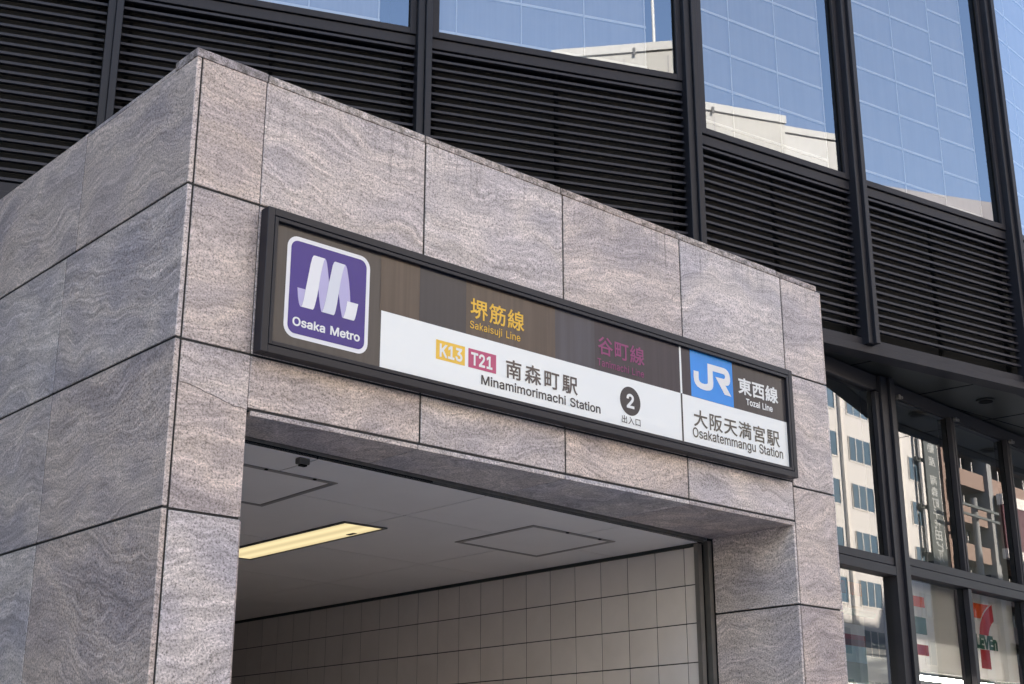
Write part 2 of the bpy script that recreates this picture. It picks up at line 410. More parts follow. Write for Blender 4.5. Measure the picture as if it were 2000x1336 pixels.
# ------------------------------------------------------------------ lettering: outlines kept as data
GLYPHS = {   # character code: (advance, closed outlines as x, y pairs in 1/500 em)
 12499: (500, ((364,392,338,381,352,359,366,334,378,311,405,324),(419,412,393,401,407,379,421,355,434,332,461,344),(140,375,93,375,96,335,96,60,100,33,112,14,130,2,156,-6,179,-8,207,-10,236,-11,295,-9,357,-6,409,0,409,46,358,36,297,31,238,30,172,34,156,38,145,44,139,55,137,71,137,181,205,199,277,222,342,246,389,265,371,305,327,282,268,260,201,239,137,222,137,335),)),
 12523: (500, ((262,11,289,-12,306,0,351,25,396,58,439,96,476,139,453,173,420,132,382,98,343,70,307,50,307,338,309,375,263,375,265,338,265,39),(33,13,71,-12,100,16,125,49,145,86,160,125,170,190,174,269,175,338,178,374,132,374,135,337,134,270,130,196,120,136,106,101,87,68,62,38),)),
 19981: (500, ((280,239,342,194,403,145,450,102,480,131,432,174,370,220,308,263),(35,385,35,347,257,347,213,283,158,223,94,170,22,128,48,95,98,125,146,159,190,198,230,241,230,-39,270,-39,270,292,305,347,466,347,466,385),)),
 20195: (500, ((358,392,388,364,417,335,439,309,468,329,445,355,416,383,385,410),(274,413,284,264,162,249,168,213,288,228,307,121,335,38,375,-17,430,-40,449,-35,465,-17,478,17,488,72,478,77,466,84,456,92,450,43,441,14,429,5,392,24,363,71,341,142,325,233,478,252,472,288,321,269,317,314,314,363,312,413),(157,415,128,356,93,301,53,252,11,210,33,174,55,196,78,220,100,247,100,-39,138,-39,138,302,158,335,176,369,192,404),)),
 20837: (500, ((148,378,178,353,205,325,228,296,198,196,154,113,96,45,21,-7,55,-37,124,14,181,78,225,154,259,246,298,168,339,91,391,22,464,-35,468,-21,475,-6,482,8,386,96,324,203,263,312,171,410),)),
 20986: (500, ((52,171,52,-11,407,-11,407,-39,448,-39,448,171,407,171,407,27,270,27,270,202,428,202,428,375,387,375,387,239,270,239,270,420,229,420,229,239,114,239,114,375,75,375,75,202,229,202,229,27,94,27,94,171),)),
 21205: (500, ((328,414,327,303,267,303,267,269,326,269,320,200,310,138,292,82,265,33,265,35,164,25,164,65,263,65,263,94,164,94,164,124,262,124,262,274,164,274,164,305,271,305,271,335,164,335,164,372,262,386,244,415,181,404,104,396,27,391,36,363,130,368,130,335,21,335,21,305,130,305,130,274,36,274,36,124,130,124,130,94,35,94,35,65,130,65,130,21,21,11,26,-22,237,2,216,-16,225,-23,235,-33,243,-43,298,15,333,88,353,173,362,269,433,269,427,122,420,39,410,4,405,-1,399,-3,392,-4,336,-2,341,-13,345,-26,347,-38,408,-37,421,-34,432,-29,442,-18,452,8,460,62,465,151,469,285,469,303,363,303,364,414),(67,187,130,187,130,150,67,150),(164,187,230,187,230,150,164,150),(67,248,130,248,130,212,67,212),(164,248,230,248,230,212,164,212),)),
 21315: (500, ((397,414,299,390,179,371,53,357,64,324,229,343,229,223,26,223,26,186,229,186,229,-40,269,-40,269,186,475,186,475,223,269,223,269,349,326,359,378,370,426,382),)),
 21335: (500, ((159,230,171,210,182,189,189,170,220,181,212,199,201,220,188,240),(229,420,229,370,30,370,30,335,229,335,229,282,57,282,57,-40,95,-40,95,247,406,247,406,4,405,-2,401,-6,395,-7,324,-7,337,-40,373,-40,402,-38,423,-34,435,-27,442,-15,444,4,444,282,271,282,271,335,471,335,471,370,271,370,271,420),(311,241,301,217,289,192,277,169,133,169,133,139,231,139,231,88,123,88,123,57,231,57,231,-31,267,-31,267,57,379,57,379,88,267,88,267,139,370,139,370,169,309,169,344,231),)),
 21475: (500, ((64,368,64,-28,103,-28,103,15,398,15,398,-26,438,-26,438,368),(103,54,103,330,398,330,398,54),)),
 22586: (500, ((188,400,188,201,263,201,228,165,185,136,138,113,165,85,190,98,215,113,239,130,239,106,236,75,224,43,195,12,145,-15,169,-42,225,-10,257,26,272,66,275,106,275,151,264,151,280,166,294,183,307,201,338,201,349,183,363,165,378,149,359,149,359,-41,395,-41,395,133,417,114,439,98,462,85,488,115,447,137,409,166,376,201,457,201,457,400),(223,286,304,286,304,233,223,233),(339,286,420,286,420,233,339,233),(223,368,304,368,304,316,223,316),(339,368,420,368,420,316,339,316),(16,99,31,62,178,133,169,167,118,144,118,282,170,282,170,318,118,318,118,418,83,418,83,318,26,318,26,282,83,282,83,128),)),
 22823: (500, ((231,420,230,377,228,328,223,277,31,277,31,238,217,238,195,167,158,100,102,40,22,-8,32,-17,42,-29,50,-39,129,10,187,70,226,138,251,210,285,129,329,60,384,3,451,-39,459,-27,469,-14,479,-4,412,35,357,91,313,159,282,238,471,238,471,277,263,277,268,328,270,376,271,420),)),
 22825: (500, ((33,228,33,190,217,190,197,136,161,84,104,36,21,-8,46,-39,128,4,187,53,227,106,251,162,286,94,332,37,389,-7,458,-39,483,-5,413,24,355,68,310,123,278,190,469,190,469,228,264,228,267,284,267,344,447,344,447,382,51,382,51,344,227,344,227,284,224,228),)),
 23470: (500, ((157,264,342,264,342,198,157,198),(85,123,85,-39,123,-39,123,-18,383,-18,383,-37,421,-37,421,123,244,123,266,167,380,167,380,295,121,295,121,167,222,167,205,123),(123,15,123,90,383,90,383,15),(212,412,232,372,41,372,41,259,78,259,78,338,423,338,423,259,461,259,461,372,277,372,250,423),)),
 26481: (500, ((77,295,77,111,198,111,160,77,116,46,68,20,21,-1,47,-32,95,-9,144,21,190,56,230,96,230,-40,268,-40,268,97,308,57,355,21,405,-9,455,-33,481,-1,432,19,384,45,339,77,300,111,430,111,430,295,268,295,268,337,470,337,470,373,268,373,268,420,230,420,230,373,33,373,33,337,230,337,230,295),(113,190,230,190,230,141,113,141),(268,190,391,190,391,141,268,141),(113,265,230,265,230,218,113,218),(268,265,391,265,391,218,268,218),)),
 26862: (500, ((229,421,229,365,53,365,53,331,195,331,161,300,121,273,78,251,34,234,58,205,105,225,150,252,193,284,229,320,229,201,267,201,267,322,304,286,348,254,396,227,445,207,470,238,423,254,378,275,336,301,301,331,449,331,449,365,267,365,267,421),(117,217,117,157,27,157,27,124,102,124,77,84,47,48,14,22,31,-13,63,15,92,50,117,90,117,-41,153,-41,153,78,205,31,227,59,153,112,153,124,227,124,227,157,153,157,153,217),(335,217,335,157,248,157,248,124,313,124,284,78,248,38,209,9,232,-19,270,13,305,54,335,101,335,-41,370,-41,370,103,398,57,430,15,463,-17,490,13,454,42,420,80,390,124,476,124,476,157,370,157,370,217),)),
 28288: (500, ((43,388,75,371,105,351,128,332,152,362,128,380,97,399,65,415),(19,249,52,235,85,217,110,200,131,232,105,248,72,264,39,278),(32,-11,65,-34,92,17,118,73,143,128,114,151,86,92,58,36),(162,203,162,-40,196,-40,196,170,295,170,295,68,254,68,254,143,229,143,229,8,254,8,254,39,366,39,366,16,391,16,391,143,366,143,366,68,324,68,324,170,427,170,427,1,426,-4,423,-7,418,-8,362,-7,372,-39,403,-39,427,-38,445,-34,455,-27,460,-16,462,1,462,203,327,203,327,245,478,245,478,279,390,279,390,335,464,335,464,368,390,368,390,420,354,420,354,368,265,368,265,420,230,420,230,368,158,368,158,335,230,335,230,279,141,279,141,245,291,245,291,203),(265,335,354,335,354,279,265,279),)),
 29987: (500, ((169,222,152,183,130,147,104,118,134,99,146,112,158,128,170,146,265,146,265,95,150,95,150,64,265,64,265,3,108,3,108,-30,466,-30,466,3,302,3,302,64,422,64,422,95,302,95,302,146,436,146,436,176,302,176,302,221,265,221,265,176,187,176,203,214),(215,407,240,371,55,371,55,339,165,339,139,326,153,306,167,286,178,267,62,267,62,189,61,140,55,86,41,31,16,-20,46,-43,73,12,89,73,96,134,99,189,99,234,464,234,464,267,347,267,381,322,342,335,308,267,188,267,211,279,200,298,186,319,170,339,449,339,449,371,282,371,272,387,259,405,245,421),)),
 30000: (500, ((49,386,49,-36,86,-36,86,-5,415,-5,415,-36,454,-36,454,386),(86,33,86,174,228,174,228,33),(415,33,266,33,266,174,415,174),(86,212,86,349,228,349,228,212),(415,212,266,212,266,349,415,349),)),
 30010: (500, ((35,377,35,-2,67,-2,67,37,229,37,229,377),(67,343,116,343,116,226,67,226),(67,70,67,193,116,193,116,70),(195,193,195,70,145,70,145,193),(195,226,145,226,145,343,195,343),(252,371,252,334,372,334,372,12,370,5,366,0,358,-1,275,0,281,-12,286,-25,289,-37,331,-37,363,-35,386,-31,399,-23,407,-9,409,12,409,334,481,334,481,371),)),
 31563: (500, ((187,237,187,190,102,190,102,237),(66,268,66,159,65,115,59,68,46,21,23,-22,53,-43,74,-6,88,35,97,78,187,78,187,3,186,-2,184,-5,179,-6,128,-6,139,-40,167,-39,190,-38,206,-34,216,-26,221,-14,223,3,223,268),(187,158,187,108,100,108,102,158),(311,286,311,230,241,230,241,196,311,196,308,144,297,89,270,35,224,-17,233,-24,242,-32,250,-41,301,15,330,75,343,136,347,196,425,196,420,89,414,29,406,3,402,-1,397,-3,390,-3,338,-1,343,-12,346,-25,348,-37,407,-37,419,-34,429,-29,438,-20,449,13,456,85,461,213,462,230,347,230,347,286),(96,422,74,376,47,333,16,299,48,278,64,296,81,318,96,342,120,342,131,320,141,298,148,280,181,292,158,342,243,342,243,374,114,374,131,413),(289,422,268,376,239,335,205,302,237,280,255,298,273,319,290,342,327,342,341,320,353,298,362,279,395,291,388,307,378,324,366,342,471,342,471,374,309,374,326,413),)),
 32218: (500, ((262,265,419,265,419,221,262,221),(262,337,419,337,419,294,262,294),(91,95,96,58,100,20,102,-14,132,-8,129,25,125,63,119,99),(42,99,36,56,28,15,18,-20,47,-31,57,6,66,48,73,93),(138,104,147,76,155,47,161,22,189,31,182,56,173,84,164,112),(443,173,426,154,406,134,386,115,377,134,369,153,362,174,362,191,455,191,455,367,341,367,362,412,321,421,304,367,227,367,227,191,327,191,327,2,326,-3,323,-5,318,-6,267,-6,278,-41,307,-40,329,-39,345,-35,355,-27,361,-15,362,2,362,96,388,50,420,11,458,-18,482,12,451,32,424,58,400,90,423,108,447,129,471,150),(208,149,208,118,274,118,257,83,235,53,209,28,181,10,203,-16,239,10,271,45,297,89,316,143,294,150,288,149),(33,120,47,125,83,132,157,144,163,115,193,124,187,155,176,193,165,230,136,223,151,173,79,164,118,213,156,268,190,326,158,345,120,278,69,274,95,315,121,360,144,407,109,421,86,367,62,322,45,295,35,281,26,272,18,268,30,233,39,236,60,240,99,245,58,189,44,173,32,161,21,156),)),
 35199: (500, ((30,388,30,351,178,351,178,279,57,279,57,-38,93,-38,93,-7,410,-7,410,-37,447,-37,447,279,321,279,321,351,470,351,470,388),(93,28,93,122,115,95,161,127,190,164,206,203,212,244,284,244,284,165,286,140,294,124,310,116,335,114,403,114,410,114,410,28),(93,123,93,244,178,244,173,211,159,179,134,149),(212,279,212,351,284,351,284,279),(321,244,410,244,410,151,400,150,340,150,327,151,322,155,321,165),)),
 35895: (500, ((294,391,344,351,393,309,430,272,463,296,423,333,374,374,324,412),(168,408,131,366,87,329,40,298,71,271,118,305,164,348,205,393),(248,331,206,276,151,225,87,183,19,153,28,142,36,129,42,117,65,126,88,138,111,151,111,-41,149,-41,149,-20,354,-20,354,-40,394,-40,394,147,455,117,463,129,473,141,484,152,423,177,365,212,312,252,271,297,279,310),(149,14,149,127,354,127,354,14),(127,161,172,193,213,229,249,268,285,229,326,193,371,161),)),
 38442: (500, ((418,240,404,185,384,137,360,95,336,138,317,187,302,240),(222,386,222,207,220,149,213,89,197,31,170,-21,200,-43,230,14,247,76,255,142,257,207,257,240,271,240,288,175,310,117,338,66,307,34,272,9,235,-11,257,-42,294,-21,329,5,360,36,388,5,421,-21,457,-42,483,-12,445,8,412,33,383,64,408,105,429,153,446,208,459,269,436,275,430,274,257,274,257,356,329,362,400,372,462,384,439,416,376,404,300,394),(41,399,41,-40,74,-40,74,365,146,365,99,249,125,221,141,194,149,170,152,149,151,134,147,123,140,115,134,112,128,111,121,110,83,111,88,100,91,88,93,78,135,79,145,80,155,83,164,88,176,101,183,121,186,145,183,169,176,195,160,223,134,254,191,385,167,400,161,399),)),
 39365: (500, ((113,108,122,81,129,52,133,27,153,32,149,57,141,85,132,112),(76,103,80,72,83,39,83,11,104,14,103,42,100,74,96,106),(41,113,37,69,29,30,15,-2,36,-14,51,20,60,63,64,109),(268,400,268,210,267,152,260,91,244,32,217,-22,247,-41,275,12,292,73,300,135,303,195,349,195,364,119,386,53,418,-1,460,-42,467,-31,476,-20,485,-12,447,23,418,71,397,128,383,195,463,195,463,400),(303,365,429,365,429,230,303,230),(125,294,125,248,76,248,76,294),(44,400,44,142,200,142,195,64,188,83,178,103,167,123,149,117,161,94,171,71,178,51,194,58,190,26,186,5,181,-5,177,-9,172,-11,166,-11,126,-9,135,-40,181,-40,191,-38,200,-33,208,-26,219,1,226,58,233,157,234,172,156,172,156,219,219,219,219,248,156,248,156,294,219,294,219,324,156,324,156,368,229,368,229,400),(125,324,76,324,76,368,125,368),(125,219,125,172,76,172,76,219),)),
 49: (227, ((38,0,38,27,195,27,195,0),(138,254,138,0,106,0,106,224,105,224,43,179,43,213,99,254),)),
 50: (227, ((32,0,32,24,117,114,141,141,155,163,160,186,159,194,157,202,154,209,149,215,143,220,137,224,112,230,102,229,94,227,86,224,79,219,74,213,69,207,66,199,64,190,64,181,33,181,34,196,37,209,43,221,51,232,60,241,72,248,84,253,98,257,112,258,127,257,141,254,153,248,164,241,173,233,181,223,186,211,189,199,191,186,185,159,168,129,133,90,76,30,76,28,195,28,195,0),)),
 51: (227, ((109,-3,94,-2,80,0,66,5,54,11,44,19,35,29,28,40,24,52,22,66,55,66,56,58,59,50,63,44,69,38,75,33,83,30,109,25,138,30,145,35,152,40,157,46,161,54,164,63,165,72,164,81,162,90,158,98,153,105,146,112,137,117,127,121,115,123,101,124,78,124,78,150,144,224,144,226,35,226,35,254,186,254,186,230,106,139,106,144,124,145,140,143,154,138,167,131,177,122,185,111,192,99,195,86,196,72,195,58,191,45,185,33,177,22,166,13,154,6,141,1,125,-2),)),
 69: (209, ((30,0,30,254,186,254,186,226,62,226,62,143,178,143,178,114,62,114,62,29,188,29,188,0),)),
 75: (233, ((52,73,52,108,70,131,87,152,106,172,182,254,224,254,116,138,114,138),(30,0,30,254,62,254,62,167,62,112,62,97,62,0),(186,0,94,130,114,155,224,0),)),
 76: (196, ((30,0,30,254,62,254,62,29,181,29,181,0),)),
 77: (314, ((30,0,30,254,76,254,139,94,144,79,150,61,156,42,161,24,154,24,159,41,165,61,171,79,176,94,238,254,284,254,284,0,252,0,252,145,252,163,253,184,253,207,253,229,256,229,249,205,241,181,234,161,228,145,171,0,143,0,85,145,80,160,72,181,65,204,56,229,59,229,60,208,60,186,61,164,61,145,61,0),)),
 79: (267, ((133,-3,112,-2,93,4,75,12,59,25,46,40,35,58,27,78,22,101,20,127,22,153,27,176,35,197,46,215,59,230,75,242,93,251,112,256,133,258,155,256,174,251,192,242,208,230,221,215,232,197,240,176,245,153,247,127,245,101,240,78,232,58,221,40,208,25,192,12,174,4,155,-2),(133,26,148,28,162,32,175,38,186,47,196,58,204,72,210,88,214,106,215,127,214,148,210,166,204,182,196,196,186,207,175,216,162,223,148,227,133,228,119,227,105,223,92,216,81,207,71,196,63,182,57,166,53,148,52,127,53,106,57,88,63,72,71,58,81,47,92,38,105,32,119,28),)),
 83: (223, ((112,-4,94,-3,78,0,64,5,51,11,41,20,32,30,25,42,21,54,19,68,52,68,54,59,57,51,62,44,68,38,75,33,83,29,112,25,123,25,133,27,143,30,151,34,159,40,165,46,169,53,172,61,173,70,172,77,170,84,166,89,148,102,122,111,92,120,72,126,56,135,43,145,34,156,28,170,26,186,27,200,31,213,37,224,46,234,57,242,69,249,83,254,97,257,114,258,130,257,145,254,158,249,170,242,180,234,189,224,195,213,199,202,200,189,169,189,166,201,160,211,151,219,140,225,127,228,112,229,102,229,92,227,84,224,76,220,70,215,64,209,61,203,58,195,58,188,58,180,61,173,65,167,85,154,106,147,132,140,156,132,179,119,197,99,201,90,203,80,204,69,203,56,199,43,193,32,185,21,174,13,162,5,147,0,130,-3),)),
 84: (224, ((16,226,16,254,208,254,208,226,128,226,128,0,96,0,96,226),)),
 86: (240, ((102,0,8,254,42,254,96,103,108,69,124,15,117,15,133,69,145,103,197,254,231,254,139,0),)),
 97: (195, ((80,-4,68,-4,57,-1,47,2,38,8,30,14,24,22,19,32,16,42,15,54,16,64,18,73,22,80,26,87,32,92,39,97,63,105,89,110,117,113,133,117,135,120,137,123,138,127,138,128,133,148,120,161,98,165,75,161,59,150,50,137,20,146,26,156,32,165,39,173,48,179,57,184,66,188,97,192,119,190,143,180,150,175,156,168,161,160,165,150,168,139,168,126,168,0,138,0,138,26,136,26,126,12,108,1),(85,23,96,23,106,26,114,29,121,34,127,40,132,47,135,54,137,61,138,69,138,95,130,91,116,88,100,86,88,84,67,79,52,70,48,65,47,59,46,52,51,36,65,26),)),
 99: (198, ((104,-4,87,-3,72,1,58,8,46,17,36,29,28,43,22,58,18,75,17,94,18,113,22,130,28,146,36,159,46,171,58,180,72,187,87,191,104,192,130,189,153,178,170,161,181,138,151,131,145,145,135,155,121,162,104,165,92,164,81,161,73,155,65,148,59,139,54,129,51,118,49,106,48,94,49,81,51,70,54,59,59,49,65,40,73,33,81,28,92,24,104,23,121,26,135,33,146,44,152,59,181,51,171,28,153,11,130,0),)),
 101: (202, ((106,-4,88,-3,73,1,58,8,46,17,36,29,28,42,22,58,18,75,17,93,18,112,22,129,28,145,36,159,46,170,58,180,71,187,86,191,103,192,133,187,142,183,151,177,160,170,167,162,173,152,179,141,182,128,185,113,186,97,186,85,37,85,37,110,169,110,155,101,154,113,152,124,149,134,144,143,138,151,131,157,123,161,113,164,103,165,92,164,82,161,73,157,66,151,59,143,54,135,51,125,49,116,48,105,48,89,49,75,51,64,55,53,61,44,67,37,76,31,85,26,95,24,106,23,127,26,143,36,153,53,182,45,179,36,174,27,168,20,160,13,151,7,141,2,130,-1,119,-3),)),
 103: (213, ((103,-75,90,-75,78,-73,67,-70,41,-55,25,-35,51,-20,61,-33,77,-44,103,-49,118,-47,130,-44,141,-38,149,-29,154,-17,156,-3,156,34,153,34,143,21,126,8,118,5,109,3,97,2,83,4,69,7,56,13,45,22,35,32,28,45,22,60,18,77,17,96,18,114,22,131,27,147,35,160,45,171,56,180,69,187,83,191,98,192,109,192,119,190,127,186,144,173,154,159,157,159,157,190,186,190,186,-4,185,-20,181,-33,175,-45,167,-54,157,-62,145,-68,132,-72,118,-74),(102,30,113,30,123,33,132,38,139,44,145,51,150,61,153,71,156,83,156,96,156,109,153,121,150,132,145,141,139,150,132,156,123,161,114,164,102,165,91,164,81,161,73,156,65,149,59,141,54,131,51,120,49,109,48,96,49,84,51,72,54,61,59,52,65,44,73,38,81,33,91,30),)),
 104: (205, ((57,113,57,0,26,0,26,254,57,254,57,144,51,144,58,159,66,172,76,181,87,187,100,191,114,192,126,191,137,189,148,184,157,178,164,170,170,160,175,149,178,135,179,120,179,0,148,0,148,118,147,131,143,143,136,152,128,159,117,163,105,165,96,164,88,162,80,159,74,154,68,148,63,141,60,133,58,124),)),
 105: (83, ((26,0,26,190,57,190,57,0),(42,221,36,222,31,224,27,227,23,231,21,236,21,242,21,247,23,252,27,256,31,259,36,261,42,262,47,261,52,259,57,256,60,252,62,247,63,242,62,236,60,231,57,227,52,224,47,222),)),
 106: (83, ((26,190,57,190,57,-15,56,-26,54,-36,51,-45,46,-53,40,-59,32,-65,24,-68,13,-71,2,-71,-5,-71,-5,-43,1,-43,9,-43,15,-40,20,-36,24,-30,26,-23,26,-15),(42,221,36,222,31,224,27,227,23,231,21,236,20,242,21,247,23,252,27,256,31,259,36,261,42,262,47,261,52,259,57,256,60,252,62,247,63,242,62,236,60,231,57,227,52,224,47,222),)),
 107: (190, ((55,68,55,106,60,106,142,190,180,190,92,100,89,100),(26,0,26,254,57,254,57,0),(147,0,74,93,96,114,186,0),)),
 109: (305, ((26,0,26,190,56,190,56,148,54,148,57,157,61,166,66,173,86,188,110,193,123,192,134,187,144,180,151,171,157,160,160,147,156,147,159,156,163,164,169,172,190,187,218,193,229,192,239,190,249,186,257,180,264,173,270,164,275,154,278,141,278,128,278,0,248,0,248,127,247,139,243,149,236,156,228,161,219,164,209,165,201,165,194,163,187,160,173,145,168,124,168,0,137,0,137,130,136,140,132,148,126,156,119,161,110,164,100,165,79,160,73,156,67,151,63,145,60,137,58,129,57,119,57,0),)),
 110: (205, ((57,113,57,0,26,0,26,190,56,190,56,144,51,144,58,159,66,172,76,181,87,187,100,191,114,192,126,191,137,189,147,184,156,178,164,170,170,160,175,149,178,135,179,120,179,0,148,0,148,118,147,131,143,143,136,152,128,159,117,163,105,165,96,164,88,162,80,159,74,154,68,148,63,141,60,133,58,124),)),
 111: (208, ((104,-4,87,-3,72,1,58,8,46,17,36,29,28,43,22,58,18,75,17,94,18,113,22,130,28,146,36,159,46,171,58,180,72,187,87,191,104,192,120,191,136,187,149,180,161,171,171,159,180,146,186,130,189,113,191,94,189,75,186,58,180,43,171,29,161,17,149,8,136,1,120,-3),(104,23,116,24,126,28,135,33,143,40,149,49,154,59,157,70,159,81,160,94,159,106,157,118,154,129,149,139,143,148,135,155,126,161,116,164,104,165,92,164,81,161,73,155,65,148,59,139,54,129,51,118,49,106,48,94,49,81,51,70,54,59,59,49,65,40,73,33,81,28,92,24),)),
 114: (130, ((26,0,26,190,56,190,56,160,58,160,62,169,68,177,76,184,85,188,96,191,107,192,115,192,122,192,122,161,115,162,103,163,95,162,87,160,80,157,73,153,67,148,63,142,60,135,58,127,57,118,57,0),)),
 115: (182, ((91,-4,78,-3,67,-2,56,2,46,6,38,12,31,19,25,27,21,37,18,47,47,53,50,44,55,36,62,30,70,26,80,24,91,23,103,24,113,26,122,31,129,37,133,44,134,51,133,58,131,63,127,68,122,72,115,75,106,78,75,85,59,90,46,96,36,104,29,113,25,124,23,137,24,147,27,157,33,166,39,173,48,180,58,185,69,189,81,191,94,192,106,192,117,190,127,186,136,182,143,176,149,170,162,145,134,139,131,146,127,152,121,158,114,163,105,165,94,166,83,165,74,163,65,158,59,153,56,146,54,139,55,132,58,126,62,122,86,111,115,105,131,100,143,93,153,86,160,76,164,66,166,53,165,43,161,33,156,24,149,16,140,9,130,3,118,-1,105,-3),)),
 116: (114, ((102,190,102,164,3,164,3,190),(32,236,63,236,63,49,64,41,65,35,68,31,72,27,78,26,85,25,93,26,101,27,107,1,96,-1,84,-2,69,-1,56,4,46,11,38,20,34,32,32,46),)),
 117: (205, ((91,-3,79,-2,68,1,57,5,48,12,41,20,35,29,30,41,27,54,26,69,26,190,57,190,57,72,58,58,62,47,68,37,77,31,88,26,100,25,109,26,117,28,125,31,131,36,137,41,142,48,145,57,147,66,148,76,148,190,179,190,179,0,149,0,149,46,154,46,147,30,139,18,129,8,117,2,105,-1),)),
 122: (190, ((21,0,21,23,127,160,127,161,24,161,24,190,166,190,166,165,63,30,63,28,169,28,169,0),)),
}
def _dec(loops):
    return [[(v[i], v[i + 1]) for i in range(0, len(v), 2)] for v in loops]

def _offset(loop, w):
    """push an outline outwards along its corner normals (outer loops and holes both thicken the stroke)"""
    if w == 0: return loop
    n = len(loop); out = []
    for i in range(n):
        ax, ay = loop[i - 1]; bx, by = loop[i]; cx, cy = loop[(i + 1) % n]
        d1 = Vector((bx - ax, by - ay)); d2 = Vector((cx - bx, cy - by))
        if d1.length < 1e-6 or d2.length < 1e-6: out.append((bx, by)); continue
        d1.normalize(); d2.normalize()
        n1 = Vector((-d1.y, d1.x)); n2 = Vector((-d2.y, d2.x))
        nn = n1 + n2
        if nn.length < 0.3: nn = n1
        nn.normalize()
        k = min(1.6, 1.0 / max(0.35, nn.dot(n1)))
        out.append((bx + nn.x * w * k, by + nn.y * w * k))
    return out

def _wind(loops, x, y):
    wn_ = 0
    for lp in loops:
        n = len(lp)
        for i in range(n):
            x1, y1 = lp[i]; x2, y2 = lp[(i + 1) % n]
            if (y1 <= y) != (y2 <= y):
                t = (y - y1) / (y2 - y1)
                if x1 + t * (x2 - x1) > x:
                    wn_ += 1 if y2 > y1 else -1
    return wn_

def text_shape(s, weight=0.0, track=0.0):
    """list of (loops) per glyph laid out on a line, in 1/500 em"""
    x = 0; res = []; word_no = 0
    for ch in s:
        if ch == ' ': x += 125 + track; word_no += 1; continue
        adv, outline = GLYPHS[ord(ch)]
        loops = _dec(outline)
        area = 0
        for lp in loops:
            a = sum(lp[i - 1][0] * lp[i][1] - lp[i][0] * lp[i - 1][1] for i in range(len(lp)))
            if abs(a) > abs(area): area = a
        w = weight if area < 0 else -weight      # outer loops may run either way round
        res.append((word_no, [[(px + x, py) for px, py in _offset(lp, w)] for lp in loops]))
        x += adv + track
    return res

def fill_glyph(loops):
    pts, edges = [], []
    for lp in loops:
        b = len(pts); pts += [Vector(p) for p in lp]
        edges += [(b + i, b + (i + 1) % len(lp)) for i in range(len(lp))]
    r = geometry.delaunay_2d_cdt(pts, edges, [], 0, 0.01)
    vs, fs = r[0], r[2]
    keep = []
    for f in fs:
        cx = sum(vs[i].x for i in f) / 3; cy = sum(vs[i].y for i in f) / 3
        if _wind(loops, cx, cy) != 0: keep.append(tuple(f))
    return [(v.x, v.y) for v in vs], keep

def lettering(name, s, x0, x1, z0, z1, y, mat, parent, weight=0.0, track=0.0, cap=None, frame=None, mirror=False):
    """flat lettering in the xz plane: ink spans x0..x1; z0..z1 is ink height, or baseline..cap height when cap is given"""
    gl = [(w, fill_glyph(lp)) for w, lp in text_shape(s, weight, track)]
    xs = [p[0] for w, g in gl for p in g[0]]; zs = [p[1] for w, g in gl for p in g[0]]
    ax, bx = min(xs), max(xs)
    az, bz = (min(zs), max(zs)) if cap is None else (0, cap)
    sx = (x1 - x0) / (bx - ax); sz = (z1 - z0) / (bz - az)
    loc, rz = frame if frame else ((0, 0, 0), 0.0)
    made = []
    for word_no in sorted({w for w, g in gl}):        # one object per word
        v, f = [], []
        for w, (pts, fs) in gl:
            if w != word_no: continue
            b = len(v)
            v += [(x0 + (px - ax) * sx, y, z0 + (pz - az) * sz) for px, pz in pts]
            f += [tuple(i + b for i in q) for q in fs]
        made.append(link_mesh(name, v, f, mat, parent, loc, rz))
    return made if len(made) > 1 else made[0]

def flat_poly(name, pts, y, mat, parent, frame=None):
    """flat print, polygon in xz, triangulated"""
    vv = [Vector((p[0], p[1], 0)) for p in pts]
    tris = geometry.tessellate_polygon([vv])
    loc, rz = frame if frame else ((0, 0, 0), 0.0)
    return link_mesh(name, [(p[0], y, p[1]) for p in pts], [tuple(t) for t in tris], mat, parent, loc, rz)

def rrect(x0, x1, z0, z1, r, seg=7):
    pts = []
    for cx, cz, a in ((x1 - r, z1 - r, 0), (x0 + r, z1 - r, 90), (x0 + r, z0 + r, 180), (x1 - r, z0 + r, 270)):
        for i in range(seg + 1):
            t = R(a + 90 * i / seg); pts.append((cx + r * math.cos(t), cz + r * math.sin(t)))
    return pts

CAP = 254      # cap height of the Latin letters

# ------------------------------------------------------------------ THE SETTING: ground and street
ST = R(4.5)                                   # the avenue runs 4.5 degrees off the entrance front
SP = Vector((7.195, 0.855, 0.0))              # a point on the shop front line
def street(s, d):                             # s along the avenue, d towards the far side
    return (SP.x + s * math.cos(ST) + d * math.sin(ST), SP.y + s * math.sin(ST) - d * math.cos(ST), 0.0)
SF = ((SP.x, SP.y, 0.0), ST)
tag(MB().box(-500, 500, -500, 500, -0.6, -0.165).build("ground", M['ground'], None), kind='structure')
tag(MB().box(-160, 220, -15.0, -0.0, -0.16, 0.0).build("pavement", M['concrete'], None, *SF), kind='structure')
tag(MB().box(-160, 220, -38.0, -31.0, -0.16, -0.001).build("far_pavement", M['concrete'], None, *SF), kind='structure')
tag(MB().box(-160, 220, -31.0, -15.0, -0.16, -0.13).build("road", M['asphalt'], None, *SF), kind='structure')
kb = MB()
kb.box(-160, 220, -15.15, -15.002, -0.16, 0.004); kb.box(-160, 220, -30.998, -30.85, -0.16, 0.004)
tag(kb.build("kerb", M['paint'], None, *SF), kind='structure')
rm = MB()
for i in range(-15, 22):
    rm.box(i * 10.0, i * 10.0 + 5.0, -23.08, -22.92, -0.129, -0.124)
tag(rm.build("lane_markings", M['paint'], None, *SF), kind='structure')

